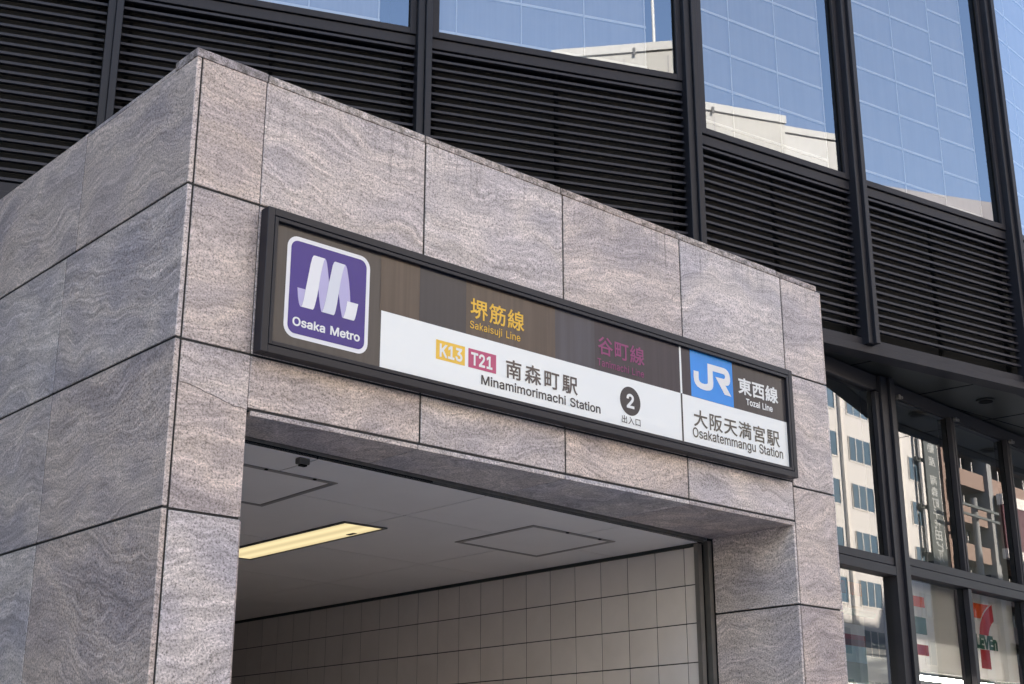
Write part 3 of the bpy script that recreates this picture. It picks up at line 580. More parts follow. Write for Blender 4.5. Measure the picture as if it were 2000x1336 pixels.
# ------------------------------------------------------------------ the office building
office = empty("office_building", (7.0, 6.0, 0.0), 0.0,
               "dark metal office building with blue windows and black louvre bands behind the stone entrance", "building")
FA = ((0.0, 2.8, 0.0), R(-23))                # left facet of the front
FB = ((4.70, 0.805, 0.0), R(-9))              # right facet of the front

def fac(F, s, d):
    a = F[1]; return (F[0][0] + s * math.cos(a) + d * math.sin(a), F[0][1] + s * math.sin(a) - d * math.cos(a))

blade_mesh = {}
def louvre_bank(F, s0, s1, ztop, n, pitch, zbot_trim, sill_top):
    """band of fixed blades between two mullions, with backing, brackets and edge trims"""
    back = MB().box(s0, s1, 0.16, 0.20, zbot_trim, sill_top).build("louvre_bank", M['louvre_back'], office, *F)
    for k in range(n):
        z = ztop - k * pitch
        key = (round(s1 - s0, 3),)
        if key not in blade_mesh:
            w = (s1 - s0) / 2 - 0.004
            prof = [(-0.0, 0.0), (-0.0, -0.0185), (0.008, -0.0215), (0.052, -0.010), (0.052, -0.004), (0.010, -0.002)]
            mb = MB().prism(prof, -w, w, axis='x')
            o = mb.build("louvre_blade", M['blade'], back, *F)
            blade_mesh[key] = o.data
            bl = o
        else:
            bl = bpy.data.objects.new("louvre_blade", blade_mesh[key]); COL.objects.link(bl); bl.parent = back
        sag = random.uniform(-0.0012, 0.0012)
        x, y = fac(F, (s0 + s1) / 2, random.uniform(-0.001, 0.001))
        bl.matrix_basis = world_of(back).inverted() @ (Matrix.Translation((x, y, z + sag)) @ Matrix.Rotation(F[1], 4, 'Z'))
    for q in (0.03, 0.5, 0.97):
        c = s0 + (s1 - s0) * q
        MB().box(c - 0.012, c + 0.012, 0.066, 0.10, zbot_trim + 0.05, sill_top - 0.08).build("louvre_bracket", M['gasket'], back, *F)
    return back

def trim(F, name, boxes, mat='anodised_flat', bevel=0.002):
    mb = MB()
    for b in boxes: mb.box(*b)
    return mb.build(name, M[mat], office, *F, bevel=bevel)

def window_bay(F, s0, s1, z0, z1, wl_, wr_, blinds, zb, dz):
    """sash, pane and blinds between two mullions. local y is depth behind the facade plane"""
    fr = MB().ring(s0, s1, z0 - 0.052, z1, wl_, -0.015, 0.07, wt=0.06, wb=0.052, wr=wr_).build("window", M['anodised_flat'], office, *F, bevel=0.002)
    MB().ring(s0 + wl_, s1 - wr_, z0, z1 - 0.06, 0.006, 0.012, 0.03).build("gasket", M['gasket'], fr, *F)
    link_mesh("pane", [(s0 + wl_, 0.020, z0), (s1 - wr_, 0.020, z0), (s1 - wr_, 0.020, z1 - 0.06), (s0 + wl_, 0.020, z1 - 0.06)], [(0, 1, 2, 3)], M['glass_up'], fr, *F, recentre=True)
    for (a, b, off, dd) in blinds:
        MB().box(a, b, dd + 0.012, dd + 0.016, z0 - 0.12, z1 + 0.05).build("blind", M['blind'], fr, *F)
        ln = MB()
        z = zb + off - 3 * dz
        while z < z1:
            if z > z0 - 0.1: ln.box(a, b, dd, dd + 0.012, z - 0.011, z + 0.011)
            z += dz
        c = b - 0.012
        while c > a:
            ln.box(c - 0.0045, c + 0.0045, dd - 0.006, dd - 0.002, z0 - 0.12, z1)
            c -= 0.52
        ln.build("blind_batten", M['blind_line'], fr, *F)
    # room behind the pane
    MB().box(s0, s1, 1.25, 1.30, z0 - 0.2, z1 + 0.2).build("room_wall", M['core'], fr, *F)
    return fr

def mullion(F, c, z0, z1):
    mb = MB()
    mb.box(c - 0.05, c + 0.002, -0.075, 0.05, z0, z1)
    mb.box(c + 0.003, c + 0.05, -0.105, 0.05, z0, z1)
    mb.box(c - 0.008, c + 0.010, -0.060, 0.0, z0, z1)
    return mb.build("mullion", M['anodised'], office, *F, bevel=0.003)

ZT = 10.4
A_M = [-3.60, -1.43, 0.73, 2.90, 5.06]
for c in A_M: mullion(FA, c, 5.19, ZT)
for a, b in zip(A_M[:-1], A_M[1:]):
    s0, s1 = a + 0.05, b - 0.05
    louvre_bank(FA, s0, s1, 6.835, 22, 0.0690, 5.20, 6.93)
    trim(FA, "sill_trim", [(s0, s1, 0.0, 0.12, 6.853, 6.932), (s0, s1, 0.012, 0.12, 6.9325, 6.9375)])
    trim(FA, "base_trim", [(s0, s1, -0.004, 0.12, 5.285, 5.35)])
    window_bay(FA, s0, s1, 6.99, ZT, 0.075, 0.045, [(s0 + 0.03, b - 0.30, 0.0, 0.10)], 7.07, 0.36)
trim(FA, "base_fascia", [(-3.65, 5.10, -0.02, 0.13, 5.19, 5.283)])
B_M = [1.72, 3.72]
for c in B_M: mullion(FB, c, 5.07, ZT)
blindsB = {0: [(0.06, 1.53, 0.0, 0.08)], 1: [(1.80, 3.00, 0.0, 0.08), (3.03, 3.50, -0.07, 0.10)]}
FC = ((*fac(FB, 3.72, 0.0), 0.0), R(4.5))       # third facet, turning along the avenue
C_M = [2.0, 4.0, 6.0, 8.0]
for c in C_M: mullion(FC, c, 5.07, ZT)
prev = 0.02
for k, c in enumerate(C_M):
    s0, s1 = prev + 0.05, c - 0.05
    louvre_bank(FC, s0, s1, 6.415, 18, 0.0693, 5.02, 6.51)
    trim(FC, "sill_trim", [(s0, s1, 0.0, 0.12, 6.435, 6.512), (s0, s1, 0.012, 0.12, 6.5125, 6.5175)])
    window_bay(FC, s0, s1, 6.573, ZT, 0.05, 0.05, [(s0 + 0.06, s1 - 0.2, 0.02, 0.08)], 7.08, 0.336)
    prev = c
trim(FC, "base_trim", [(0.0, 8.05, -0.004, 0.12, 5.066, 5.135)])
trim(FC, "base_fascia", [(0.0, 8.05, -0.03, 0.12, 5.002, 5.064)])
trim(FC, "upper_cladding", [(0.06, 30.0, -0.05, 0.5, ZT + 0.002, 37.0)], 'anodised')
trim(FC, "side_cladding", [(8.10, 30.0, -0.05, 0.5, 5.002, ZT)], 'anodised')
prev = 0.02
for k, c in enumerate(B_M):
    s0, s1 = prev + (0.05 if k else 0.035), c - 0.05
    louvre_bank(FB, s0, s1, 6.415, 18, 0.0693, 5.02, 6.51)
    trim(FB, "sill_trim", [(s0, s1, 0.0, 0.12, 6.435, 6.512), (s0, s1, 0.012, 0.12, 6.5125, 6.5175)])
    window_bay(FB, s0, s1, 6.573, ZT, 0.05, 0.05, blindsB[k], 7.04 + 0.02 * k, 0.336)
    prev = c
trim(FB, "base_trim", [(-0.05, 3.715, -0.004, 0.12, 5.066, 5.135)])
trim(FB, "base_fascia", [(-0.05, 3.715, -0.03, 0.12, 5.002, 5.064)])
# corner closer between both facets, hidden parts of the mass and the roof far above
trim(FA, "upper_cladding", [(-9.0, 5.10, -0.05, 0.5, ZT + 0.002, 37.0)], 'anodised')
trim(FB, "upper_cladding", [(0.06, 3.70, -0.05, 0.5, ZT + 0.002, 37.0)], 'anodised')
trim(FA, "side_cladding", [(-9.0, -3.65, -0.05, 0.5, 0.0, ZT)], 'anodised')
MB().prism([fac(FA, -9, -0.5)[:2], fac(FA, 5.1, -0.7)[:2], fac(FB, 3.7, -0.6)[:2], fac(FC, 30, -0.6)[:2], (60, 30), (-20, 30)], 36.0, 37.0, axis='z').build("roof", M['core'], office)
MB().box(-24, 60, 22, 23, 0.0, 36.0).build("rear_wall", M['core'], office)
MB().prism([fac(FA, -9, -1.4)[:2], fac(FA, 4.6, -1.5)[:2], (6.6, 2.1), fac(FB, 3.9, -1.5)[:2], fac(FC, 30, -1.6)[:2], (38, 20), (-20, 20)], 5.3, 35.9, axis='z').build("core_wall", M['core'], office)
# neighbours in the same row keep the low sun off the street
for (a, b, h, lb) in ((-70, -14, 12.0, "plain grey neighbour building left of the dark office block"), (37, 86, 39.3, "plain grey neighbour building right of the dark office block"), (86.2, 150, 44.0, "taller plain grey building two doors right of the dark office block")):
    nb = empty("neighbour_building", street((a + b) / 2, -8), ST, lb, "building")
    MB().box(a, b, 1.5, 16, 0, h).build("wall", M['ground'], nb, *SF)
    wv = MB()
    for zz in range(3, int(h) - 2, 3):
        s = a + 1.5
        while s < b - 2:
            wv.box(s, s + 1.7, 1.46, 1.5, zz, zz + 1.5); s += 2.9
    tag(wv.build("windows", M['anodised'], nb, *SF), kind='stuff')

# soffit over the recessed shop front
sof = MB().prism([(5.05, 0.79), fac(FB, 3.71, -0.02), fac(FC, 12, -0.02), (20.5, 2.6), (5.05, 2.0)], 5.012, 5.05, axis='z').build("soffit", M['soffit_dark'], office)
for s in (1.05, 2.3, 3.6):
    x, y = fac(FB, s + 0.9, -0.0)
    MB().box(-0.004, 0.004, 0.01, 1.1, 5.008, 5.0125).build("soffit_joint", M['gasket'], sof, (x, y, 0), R(8))
MB().box(0.4, 6.5, 0.36, 0.367, 5.008, 5.0125).build("soffit_joint", M['gasket'], sof, (FB[0][0], FB[0][1], 0), R(-3))
for (x, y) in ((8.383, 0.64), (10.2, 0.62)):
    dl = MB().cyl((0, 0), 0.085, 4.998, 5.011, seg=28).build("downlight", M['soffit_dark'], sof, (x, y, 0))
    MB().cyl((0, 0), 0.062, 4.992, 4.9975, seg=24).build("lens", M['gasket'], dl, (x, y, 0))

# ------------------------------------------------------------------ shop front (recessed, glazed)
shop = empty("glazed_shop", (SP.x, SP.y, 0.0), ST, "glazed shop front with dark frames right of the stone entrance", "shop")
def sbox(name, boxes, mat='anodised_flat', parent=shop, bevel=0.002):
    mb = MB()
    for b in boxes: mb.box(*b)
    return mb.build(name, M[mat], parent, *SF, bevel=bevel)
# main post, slim posts
sbox("post", [(-0.235, -0.125, -0.035, 0.12, 0.0, 5.0), (-0.120, -0.045, -0.060, 0.12, 0.0, 5.0)], 'anodised')
for c in (1.065, 2.205, 3.345):
    po = sbox("post", [(c - 0.030, c + 0.000, -0.020, 0.028, 3.485, 4.88), (c + 0.003, c + 0.030, -0.026, 0.028, 3.485, 4.88)], 'anodised_flat')
    sbox("post_core", [(c - 0.034, c + 0.034, 0.032, 0.11, 3.485, 4.88)], 'gasket', po, 0)
    po = sbox("post", [(c - 0.030, c + 0.032, -0.024, 0.028, 0.0, 3.335)], 'anodised_flat')
    sbox("post_core", [(c - 0.034, c + 0.034, 0.032, 0.11, 0.0, 3.335)], 'gasket', po, 0)
sbox("post", [(-1.98, -1.85, -0.05, 0.12, 0.0, 5.0)], 'anodised')
# heads, transoms
sbox("head_frame", [(-1.85, -0.235, 0.0, 0.12, 4.875, 5.0), (-1.85, -0.33, -0.02, 0.02, 4.852, 4.872)])
sbox("head_frame", [(0.0, 3.4, 0.02, 0.12, 4.885, 5.0), (0.0, 3.4, 0.04, 0.10, 4.872, 4.883)])
sbox("side_frame", [(-0.300, -0.237, -0.012, 0.028, 3.454, 4.85)], 'anodised')
sbox("side_frame_core", [(-0.36, -0.237, 0.036, 0.10, 3.454, 4.85)], 'gasket', bevel=0)
sbox("transom", [(-1.85, -0.237, -0.022, 0.10, 3.388, 3.452)])
sbox("transom", [(-1.85, -0.237, -0.034, 0.10, 3.305, 3.380)])
sbox("transom", [(-0.040, 3.4, -0.024, 0.10, 3.418, 3.484)])
sbox("transom", [(-0.040, 3.4, -0.032, 0.10, 3.338, 3.412)])
sbox("transom_gap", [(-1.85, 3.4, 0.0, 0.09, 3.3805, 3.3875), (0.0, 3.4, 0.0, 0.09, 3.4122, 3.4178)], 'gasket', bevel=0)
def pane(s0, s1, z0, z1, m='glass_low', tilt=0.0):
    o = link_mesh("pane", [(s0, 0.03, z0), (s1, 0.03, z0), (s1, 0.03, z1), (s0, 0.03, z1)], [(0, 1, 2, 3)], M[m], shop, *SF, recentre=True)
    return o
pane(-1.85, -0.301, 3.454, 4.850)
pane(-1.85, -0.237, 0.1, 3.303)
pane(-0.044, 1.032, 3.486, 4.870); pane(-0.044, 1.032, 0.1, 3.336)
pane(1.101, 2.172, 3.486, 4.870); pane(1.101, 2.172, 0.1, 3.336)
pane(2.241, 3.312, 3.486, 4.870); pane(2.241, 3.312, 0.1, 3.336)
for s in (0.05, 1.085, 2.225):
    mb = MB().cyl((s, 4.865), 0.020, -0.055, -0.026, axis='y', seg=16)
    mb.cyl((s + 0.034, 4.862), 0.013, -0.060, -0.026, axis='y', seg=14)
    mb.build("glass_clamp", M['steel'], shop, *SF)
for s in (0.62, 1.70):
    MB().box(s - 0.05, s + 0.06, 0.04, 0.09, 3.486, 3.530).build("hinge_block", M['sign_frame'], shop, *SF)
# shop interior
M['shop_wall'] = pbr("shop_wall_paint", (0.45, 0.46, 0.45), 0.7)
M['shop_dark'] = pbr("shop_ceiling_dark", (0.09, 0.10, 0.095), 0.8)
room = empty("shop_room", street(2, -3), ST, "dim shop interior behind the glazing at the right edge", "room")
MB().box(-1.9, 9.0, 6.0, 6.1, 0.0, 5.0).build("rear_wall", M['shop_wall'], room, *SF)
MB().box(-1.95, -1.9, 0.12, 6.0, 0.0, 5.0).build("side_wall", M['shop_wall'], room, *SF)
MB().box(9.0, 9.1, 0.12, 6.0, 0.0, 5.0).build("side_wall", M['shop_wall'], room, *SF)
MB().box(-1.9, 9.0, 0.12, 6.0, -0.01, 0.012).build("floor", M['tile'], room, *SF)
MB().box(-1.9, 9.0, 0.50, 6.0, 2.80, 2.85).build("ceiling", M['shop_dark'], room, *SF)
MB().box(-1.9, 9.0, 0.75, 0.80, 2.80, 5.0).build("bulkhead", M['shop_dark'], room, *SF)
for (a, b, d, z) in ((-1.5, 1.19, 1.2, 2.705), (2.05, 3.9, 1.2, 2.705), (-1.5, 1.19, 1.9, 2.60), (4.2, 6.2, 1.2, 2.705), (2.05, 3.9, 2.8, 2.705)):
    lt = empty("strip_light", street((a + b) / 2, -d), ST, None, None)
    near = d < 1.5
    tag(lt, ("thin white strip light glowing low behind the glass " + ("nearest the stone entrance" if a < 0 else "under the white banners" if a < 4 else "far right in the shop")) if near else
        ("second white strip light lower behind the left glass pane" if a < 0 else "white strip light deeper inside the shop"), "strip light", "strip lights in the shop")
    MB().box(a, b, d - 0.05, d + 0.05, z + 0.032, z + 0.06).build("housing", M['shop_dark'], lt, *SF)
    MB().box(a + 0.01, b - 0.01, d - 0.045, d + 0.045, z, z + 0.031).build("tube", M['tube'], lt, *SF)

# banners hanging right behind the lower panes
C3 = {}
def flat_col(key, name, c, rough=0.5, streak=0.0, spec=0.4, var=0.0):
    M[key] = pbr(name, c, rough, spec=spec, streak=streak, var=var)
def cloth_mat(name, c):
    m, n, l = new_mat(name)
    out = n.new("ShaderNodeOutputMaterial"); mx = n.new("ShaderNodeMixShader"); mx.inputs[0].default_value = 0.55
    d = n.new("ShaderNodeBsdfDiffuse"); d.inputs[0].default_value = (*c, 1)
    t = n.new("ShaderNodeBsdfTranslucent"); t.inputs[0].default_value = (*c, 1)
    l.new(d.outputs[0], mx.inputs[1]); l.new(t.outputs[0], mx.inputs[2]); l.new(mx.outputs[0], out.inputs[0])
    return m
M['bn_white'] = cloth_mat("banner_white", (0.90, 0.90, 0.90)); M['bn_grey'] = cloth_mat("banner_blank_grey", (0.82, 0.82, 0.80))
flat_col('bn_red', "banner_red", (0.60, 0.025, 0.035)); flat_col('bn_orange', "banner_orange", (0.78, 0.10, 0.02)); flat_col('bn_green', "banner_green", (0.015, 0.13, 0.095))
flat_col('bn_line', "banner_stripe_grey", (0.42, 0.47, 0.52))
b1 = empty("shop_banner", street(0.6, -0.12), ST, "white banner with orange, green and red stripe ends behind the first lower pane", "banner")
MB().box(-0.03, 1.148, 0.120, 0.124, 2.596, 3.338).build("cloth", M['bn_white'], b1, *SF)
flat_poly("blank_field", [(0.484, 2.598), (1.146, 2.598), (1.146, 3.336), (0.484, 3.336)], 0.1175, M['bn_grey'], b1, SF)
for z0, z1, k, x in ((3.126, 3.214, 'bn_orange', 0.482), (2.899, 3.041, 'bn_green', 0.482), (2.725, 2.813, 'bn_red', 0.482)):
    flat_poly("stripe", [(-0.028, z0), (x, z0), (x, z1), (-0.028, z1)], 0.1165, M[k], b1, SF)
b2 = empty("shop_banner", street(1.9, -0.12), ST, "white banner with a large orange and red seven behind the second lower pane", "banner")
MB().box(1.17, 2.60, 0.120, 0.124, 2.596, 3.345).build("cloth", M['bn_white'], b2, *SF)
flat_poly("numeral_bar", [(1.265, 3.259), (1.705, 3.263), (1.63, 3.225), (1.56, 3.175), (1.515, 3.128), (1.265, 3.128)], 0.1165, M['bn_orange'], b2, SF)
flat_poly("numeral_curve", [(1.767, 3.274), (1.776, 3.126), (1.722, 3.095), (1.680, 3.055), (1.652, 3.015), (1.640, 2.985), (1.464, 2.986), (1.472, 3.030), (1.495, 3.080), (1.545, 3.140), (1.605, 3.190), (1.680, 3.235)], 0.1165, M['bn_red'], b2, SF)
flat_poly("numeral_stem", [(1.446, 2.854), (1.630, 2.856), (1.633, 2.688), (1.440, 2.688)], 0.1165, M['bn_red'], b2, SF)
lab(lettering("lettering", "ELEVEn", 1.288, 1.800, 2.870, 2.975, 0.1165, M['bn_green'], b2, weight=26, track=-8, cap=CAP, frame=SF), "dark green lettering across the seven")
flat_poly("blank_field", [(1.84, 2.598), (2.598, 2.598), (2.598, 3.343), (1.84, 3.343)], 0.1175, M['bn_grey'], b2, SF)
# striped fascia board and a ceiling spotlight deeper inside the left bay
fb = empty("striped_board", street(-0.6, -0.5), ST, "striped orange, white, red and teal board behind the lowest glass beside the entrance", "sign board")
flat_col('fb_or', "board_orange", (0.45, 0.13, 0.06)); flat_col('fb_wh', "board_white", (0.40, 0.44, 0.46)); flat_col('fb_ol', "board_olive", (0.18, 0.19, 0.14)); flat_col('fb_rd', "board_dark_red", (0.22, 0.03, 0.03)); flat_col('fb_te', "board_teal", (0.16, 0.34, 0.40)); flat_col('fb_gr', "board_green", (0.03, 0.10, 0.08))
for z0, z1, k in ((3.223, 3.33, 'fb_or'), (3.133, 3.222, 'fb_wh'), (2.977, 3.132, 'fb_ol'), (2.892, 2.976, 'fb_wh'), (2.799, 2.891, 'fb_rd'), (2.666, 2.798, 'fb_te'), (2.50, 2.665, 'fb_gr')):
    MB().box(-1.7, 0.127, 0.50, 0.53, z0, z1).build("band", M[k], fb, *SF)
cy = empty("spotlight", street(-0.2, -0.42), ST, "dark green tube spotlight in front of the striped board", "spotlight")
MB().cyl((0.36, 3.045), 0.028, -0.42, 0.035, axis='x', seg=18).build("body", M['bn_green'], cy, *SF)
MB().box(-0.36, -0.34, 0.35, 0.37, 3.07, 3.45).build("hanger", M['gasket'], cy, *SF)

# ------------------------------------------------------------------ the stone station entrance
gate = empty("station_entrance", (2.5, 0.4, 0.0), 0.0, "station entrance portal clad in banded pinkish grey granite slabs with black joints", "station entrance")
G, J, T = M['granite'], 0.0062, 0.026         # slab material, half joint width, slab thickness
core = MB()
core.box(0.006, 0.392, 0.006, 2.72, 0.0, 5.042)                # left pier
core.box(4.568, 5.010, 0.006, 0.76, 0.0, 5.03)                # right pier
core.box(0.392, 4.568, 0.006, 0.335, 3.3255, 5.03)             # lintel
core.build("joint_backing", M['sealant'], gate, fixn=True)
MB().prism([(0.392, 0.335), (4.568, 0.335), (4.568, 0.70), (0.392, 0.345)], 3.335, 5.03, axis='z').build("joint_backing", M['sealant'], gate)
MB().box(0.03, 4.99, 0.4, 0.76, 4.98, 5.035).build("roof_slab", M['core'], gate)

def slab(x0, x1, y0, y1, z0, z1, mat=G, name="stone_panel", bevel=0.0025):
    jit = random.uniform(-0.0012, 0.0012)
    mb = MB().box(x0, x1, y0, y1, z0, z1)
    o = mb.build(name, mat, gate, recentre=True, bevel=bevel)
    return o
FY0, FY1 = 0.0, 0.022
rows = [5.0425, 4.367, 3.597, 2.810, 2.040, 1.270, 0.500, 0.0]
# left pier front (one slab is cracked right across)
crack = [(0.0365, 3.404), (0.043, 3.393), (0.080, 3.392), (0.144, 3.379), (0.172, 3.368), (0.203, 3.363), (0.247, 3.354), (0.275, 3.343), (0.302, 3.338), (0.330, 3.329), (0.360, 3.331), (0.3965, 3.327)]
for i in range(len(rows) - 1):
    zt, zb_ = rows[i] - (J if i else 0), rows[i + 1] + J
    if i == 2:
        up = [(0.0365, zt), (0.3965, zt)] + [(x, z + 0.0014) for x, z in reversed(crack)]
        dn = [(0.0365, zb_), (0.3965, zb_)] + [(x, z - 0.0014) for x, z in reversed(crack)]
        a = MB().prism(up, 0.0, 0.022).build("stone_panel", G, gate, recentre=True)
        lab(a, "upper half of the cracked granite slab on the left pier")
        b = MB().prism(dn, 0.001, 0.022).build("stone_panel", G, gate, recentre=True)
        lab(b, "lower half of the cracked granite slab on the left pier")
    else:
        slab(0.0365, 0.3965, FY0, FY1, zb_, zt)
# lintel slabs
LX = [0.4015, 1.425, 2.472, 3.520, 4.572]
for i in range(4):
    a, b = LX[i] + (J if i else 0), LX[i + 1] - J
    slab(a, b, FY0, FY1, 4.367 + J, 5.0425, M['granite_run'])
    slab(a, b, FY0, FY1, 3.597 + J, 4.367 - J)
    slab(a, b, FY0, FY1, 3.338, 3.597 - J)
# right pier front
rz = [5.0425, 4.352, 3.567, 2.787, 2.010, 1.240, 0.470, 0.0]
for i in range(len(rz) - 1):
    slab(4.5785, 5.016, FY0, FY1, rz[i + 1] + J, rz[i] - (J if i else 0), G if i else M['granite_run'])
# left side wall, its upright joints are filled nearly flush
MB().box(0.0012, 0.02, 1.186, 1.194, 4.37, 5.05).box(0.0012, 0.02, 2.5485, 2.5555, 0.0, 5.05).build("joint_seal", M['sealant'], gate)
MB().box(0.0012, 0.02, 1.2825, 1.2975, 0.0, 4.367).build("joint_seal", M['sealant'], gate)
lt_rows = [5.055, 4.369, 3.600, 2.815, 2.045, 1.275, 0.505, 0.0]
for i in range(len(lt_rows) - 1):
    zt, zb_ = lt_rows[i] - (J if i else 0), lt_rows[i + 1] + J
    jy = 1.19 if i == 0 else 1.29
    if i == 0:
        slab(0.0, T, 0.0, jy - 0.002, zb_, 5.0425)
        slab(0.0, T, 0.2125, jy - 0.002, 5.0433, zt + 0.012, G, "edge_stone")
    else:
        slab(0.0, T, 0.0, jy - 0.002, zb_, zt)
    slab(0.0, T, jy + 0.002, 2.55, zb_, zt + (0.012 if i == 0 else 0))
    slab(0.0, T, 2.554, 2.74, zb_, zt)
# right side wall
for i in range(len(rz) - 1):
    slab(5.0165, 5.034, 0.0, 0.72, rz[i + 1] + J, rz[i] - (J if i else 0))
# jambs inside the opening
for i in range(2, len(rz) - 1):
    zt = 3.322 if i == 2 else rz[i] - J
    if i == 2: zt = 3.3235
    slab(4.5480, 4.5690, 0.0, 0.692, rz[i + 1] + J, zt if i == 2 else zt)
for i in range(3, len(rows) - 1):
    slab(0.3975, 0.4185, 0.026, 0.345, rows[i + 1] + J, rows[i] - J)
# soffit slabs, their sawn front edges catch the light
def yb(x): return 0.35 + 0.0887 * (x - 0.6)
SX = [0.4185, 1.415, 2.468, 3.522, 4.5465]
for i in range(4):
    a, b = SX[i] + (0.003 if i else 0), SX[i + 1] - 0.003
    MB().prism([(a, 0.0), (b, 0.0), (b, yb(b)), (a, yb(a))], 3.301, 3.3245, axis='z').build("soffit_panel", M['granite_edge'], gate, recentre=True, bevel=0.002)
# coping
CX = [0.0, 0.405, 1.418, 2.455, 3.492, 4.532, 4.992]
for i in range(6):
    a, b = CX[i] + (0.004 if i else -0.003), CX[i + 1] - 0.004
    top = 5.086 if i < 5 else 5.083
    if i == 0:
        MB().prism([(a, -0.004), (b, -0.004), (b, 0.30), (0.20, 0.30), (0.20, 0.212), (a, 0.212)], 5.0435, top + 0.004, axis='z').build("coping_stone", M['granite_worn'], gate, recentre=True, bevel=0.002)
    else:
        slab(a, b, -0.003, 0.30, 5.0435, top, M['granite_worn'], "coping_stone")

# ------------------------------------------------------------------ passage behind the portal
tw = empty("tiled_wall", (4.5, 5.0, 0.0), 0.0, "wall of square beige grey tiles inside the entrance on the right", "tiled wall")
MB().box(4.4530, 4.56, 0.775, 12.0, 0.0, 3.25).build("grout_bed", M['grout'], tw)
ty = [0.762, 0.873]
while ty[-1] < 8.9: ty.append(ty[-1] + 0.2706)
tz = [3.246, 2.988, 2.728, 2.467, 2.206, 1.945]
tile_me = None
for zi in range(len(tz) - 1):
    for yi in range(len(ty) - 1):
        y0, y1, z1_, z0_ = ty[yi] + 0.0032, ty[yi + 1] - 0.0032, tz[zi] - (0.0032 if zi else 0.0), tz[zi + 1] + 0.0032
        if yi == 0: y0 = 0.777
        if yi > 0 and zi > 0 and tile_me is not None:
            o = bpy.data.objects.new("wall_tile", tile_me); COL.objects.link(o); o.parent = tw
        else:
            o = MB().box(-0.006, 0.006, -(y1 - y0) / 2, (y1 - y0) / 2, -(z1_ - z0_) / 2, (z1_ - z0_) / 2).build("wall_tile", M['tile'], tw, bevel=0.001)
            if yi > 0 and zi > 0: tile_me = o.data
        o.matrix_basis = world_of(tw).inverted() @ (Matrix.Translation((4.456 + random.uniform(-0.0006, 0.0006), (y0 + y1) / 2, (z0_ + z1_) / 2)) @ Matrix.Rotation(random.uniform(-0.0015, 0.0015), 4, 'Z'))
low = MB()
zz = 1.945
while zz > 0.1:
    for yi in range(1, len(ty) - 1):
        low.box(4.450, 4.462, ty[yi] + 0.0022, ty[yi + 1] - 0.0022, max(0, zz - 0.2588), zz - 0.0022)
    zz -= 0.261
tag(low.build("lower_tiles", M['tile'], tw), kind='stuff')
MB().box(4.435, 4.60, 0.775, 12.0, 3.2475, 3.275).build("top_trim", M['black_trim'], tw)

lw = empty("passage_wall", (0.3, 5.0, 0.0), 0.0, "plain tiled wall of the passage hidden behind the left pier", "wall")
MB().box(0.25, 0.41, 0.42, 12.0, 0.0, 3.27).build("wall", M['tile'], lw)
ew = empty("passage_end_wall", (2.4, 12.0, 0.0), 0.0, "dim end wall at the back of the passage", "wall")
MB().box(0.25, 4.6, 12.0, 12.1, 0.0, 3.3).build("wall", M['tile'], ew)
tag(MB().box(0.41, 4.46, 0.3, 12.0, -0.02, 0.006).build("passage_floor", M['concrete']), kind='structure')

ceil = empty("passage_ceiling", (2.4, 5.0, 3.27), 0.0, None, None, kind='structure')
def ce(x): return 0.367 + 0.0935 * (x - 0.614) + 0.012
xs_ = [0.41, 1.086, 2.345, 3.617, 4.445]
sk = 0.107
def rowy(x, k): return 1.34 + sk * (x - 2.56) + 1.283 * k
MB().prism([(0.3, ce(0.3)), (4.5, ce(4.5)), (4.5, 12.0), (0.3, 12.0)], 3.2730, 3.31, axis='z').build("ceiling_void", M['core'], ceil)
for k in range(-1, 8):
    for i in range(4):
        a, b = xs_[i] + 0.005, xs_[i + 1] - 0.005
        lo = lambda x: max(ce(x), rowy(x, k) + 0.005) if k >= 0 else ce(x)
        hi = lambda x: min(12.0, rowy(x, k + 1) - 0.005)
        MB().prism([(a, lo(a)), (b, lo(b)), (b, hi(b)), (a, hi(a))], 3.270, 3.284, axis='z').build("ceiling_panel", M['ceil'], ceil, recentre=True)
def hatch(pts):
    h = MB()
    n = len(pts)
    c = (sum(p[0] for p in pts) / n, sum(p[1] for p in pts) / n)
    inn = [(c[0] + (p[0] - c[0]) * 0.91, c[1] + (p[1] - c[1]) * 0.91) for p in pts]
    gap = [(c[0] + (p[0] - c[0]) * 0.90, c[1] + (p[1] - c[1]) * 0.90) for p in pts]
    for i in range(4):
        j = (i + 1) % 4
        h.prism([pts[i], pts[j], inn[j], inn[i]], 3.2645, 3.2695, axis='z')
    o = h.build("access_hatch", M['hatch'], ceil, bevel=0.0)
    MB().prism(gap, 3.2665, 3.2695, axis='z').build("hatch_panel", M['ceil'], o)
    m2 = MB()
    for i in range(4):
        j = (i + 1) % 4
        for t in ((0.4, 0.8) if i == 0 else ()):
            x = pts[i][0] + (pts[j][0] - pts[i][0]) * t; y = pts[i][1] + (pts[j][1] - pts[i][1]) * t
            m2.box(x - 0.008, x + 0.008, y - 0.008, y + 0.008, 3.258, 3.264)
    m2.build("hatch_catch", M['gasket'], o)
hatch([(0.66, 0.735), (1.490, 0.815), (1.523, 1.651), (0.69, 1.575)])
hatch([(3.154, 1.008), (3.980, 1.075), (4.012, 1.904), (3.173, 1.826)])

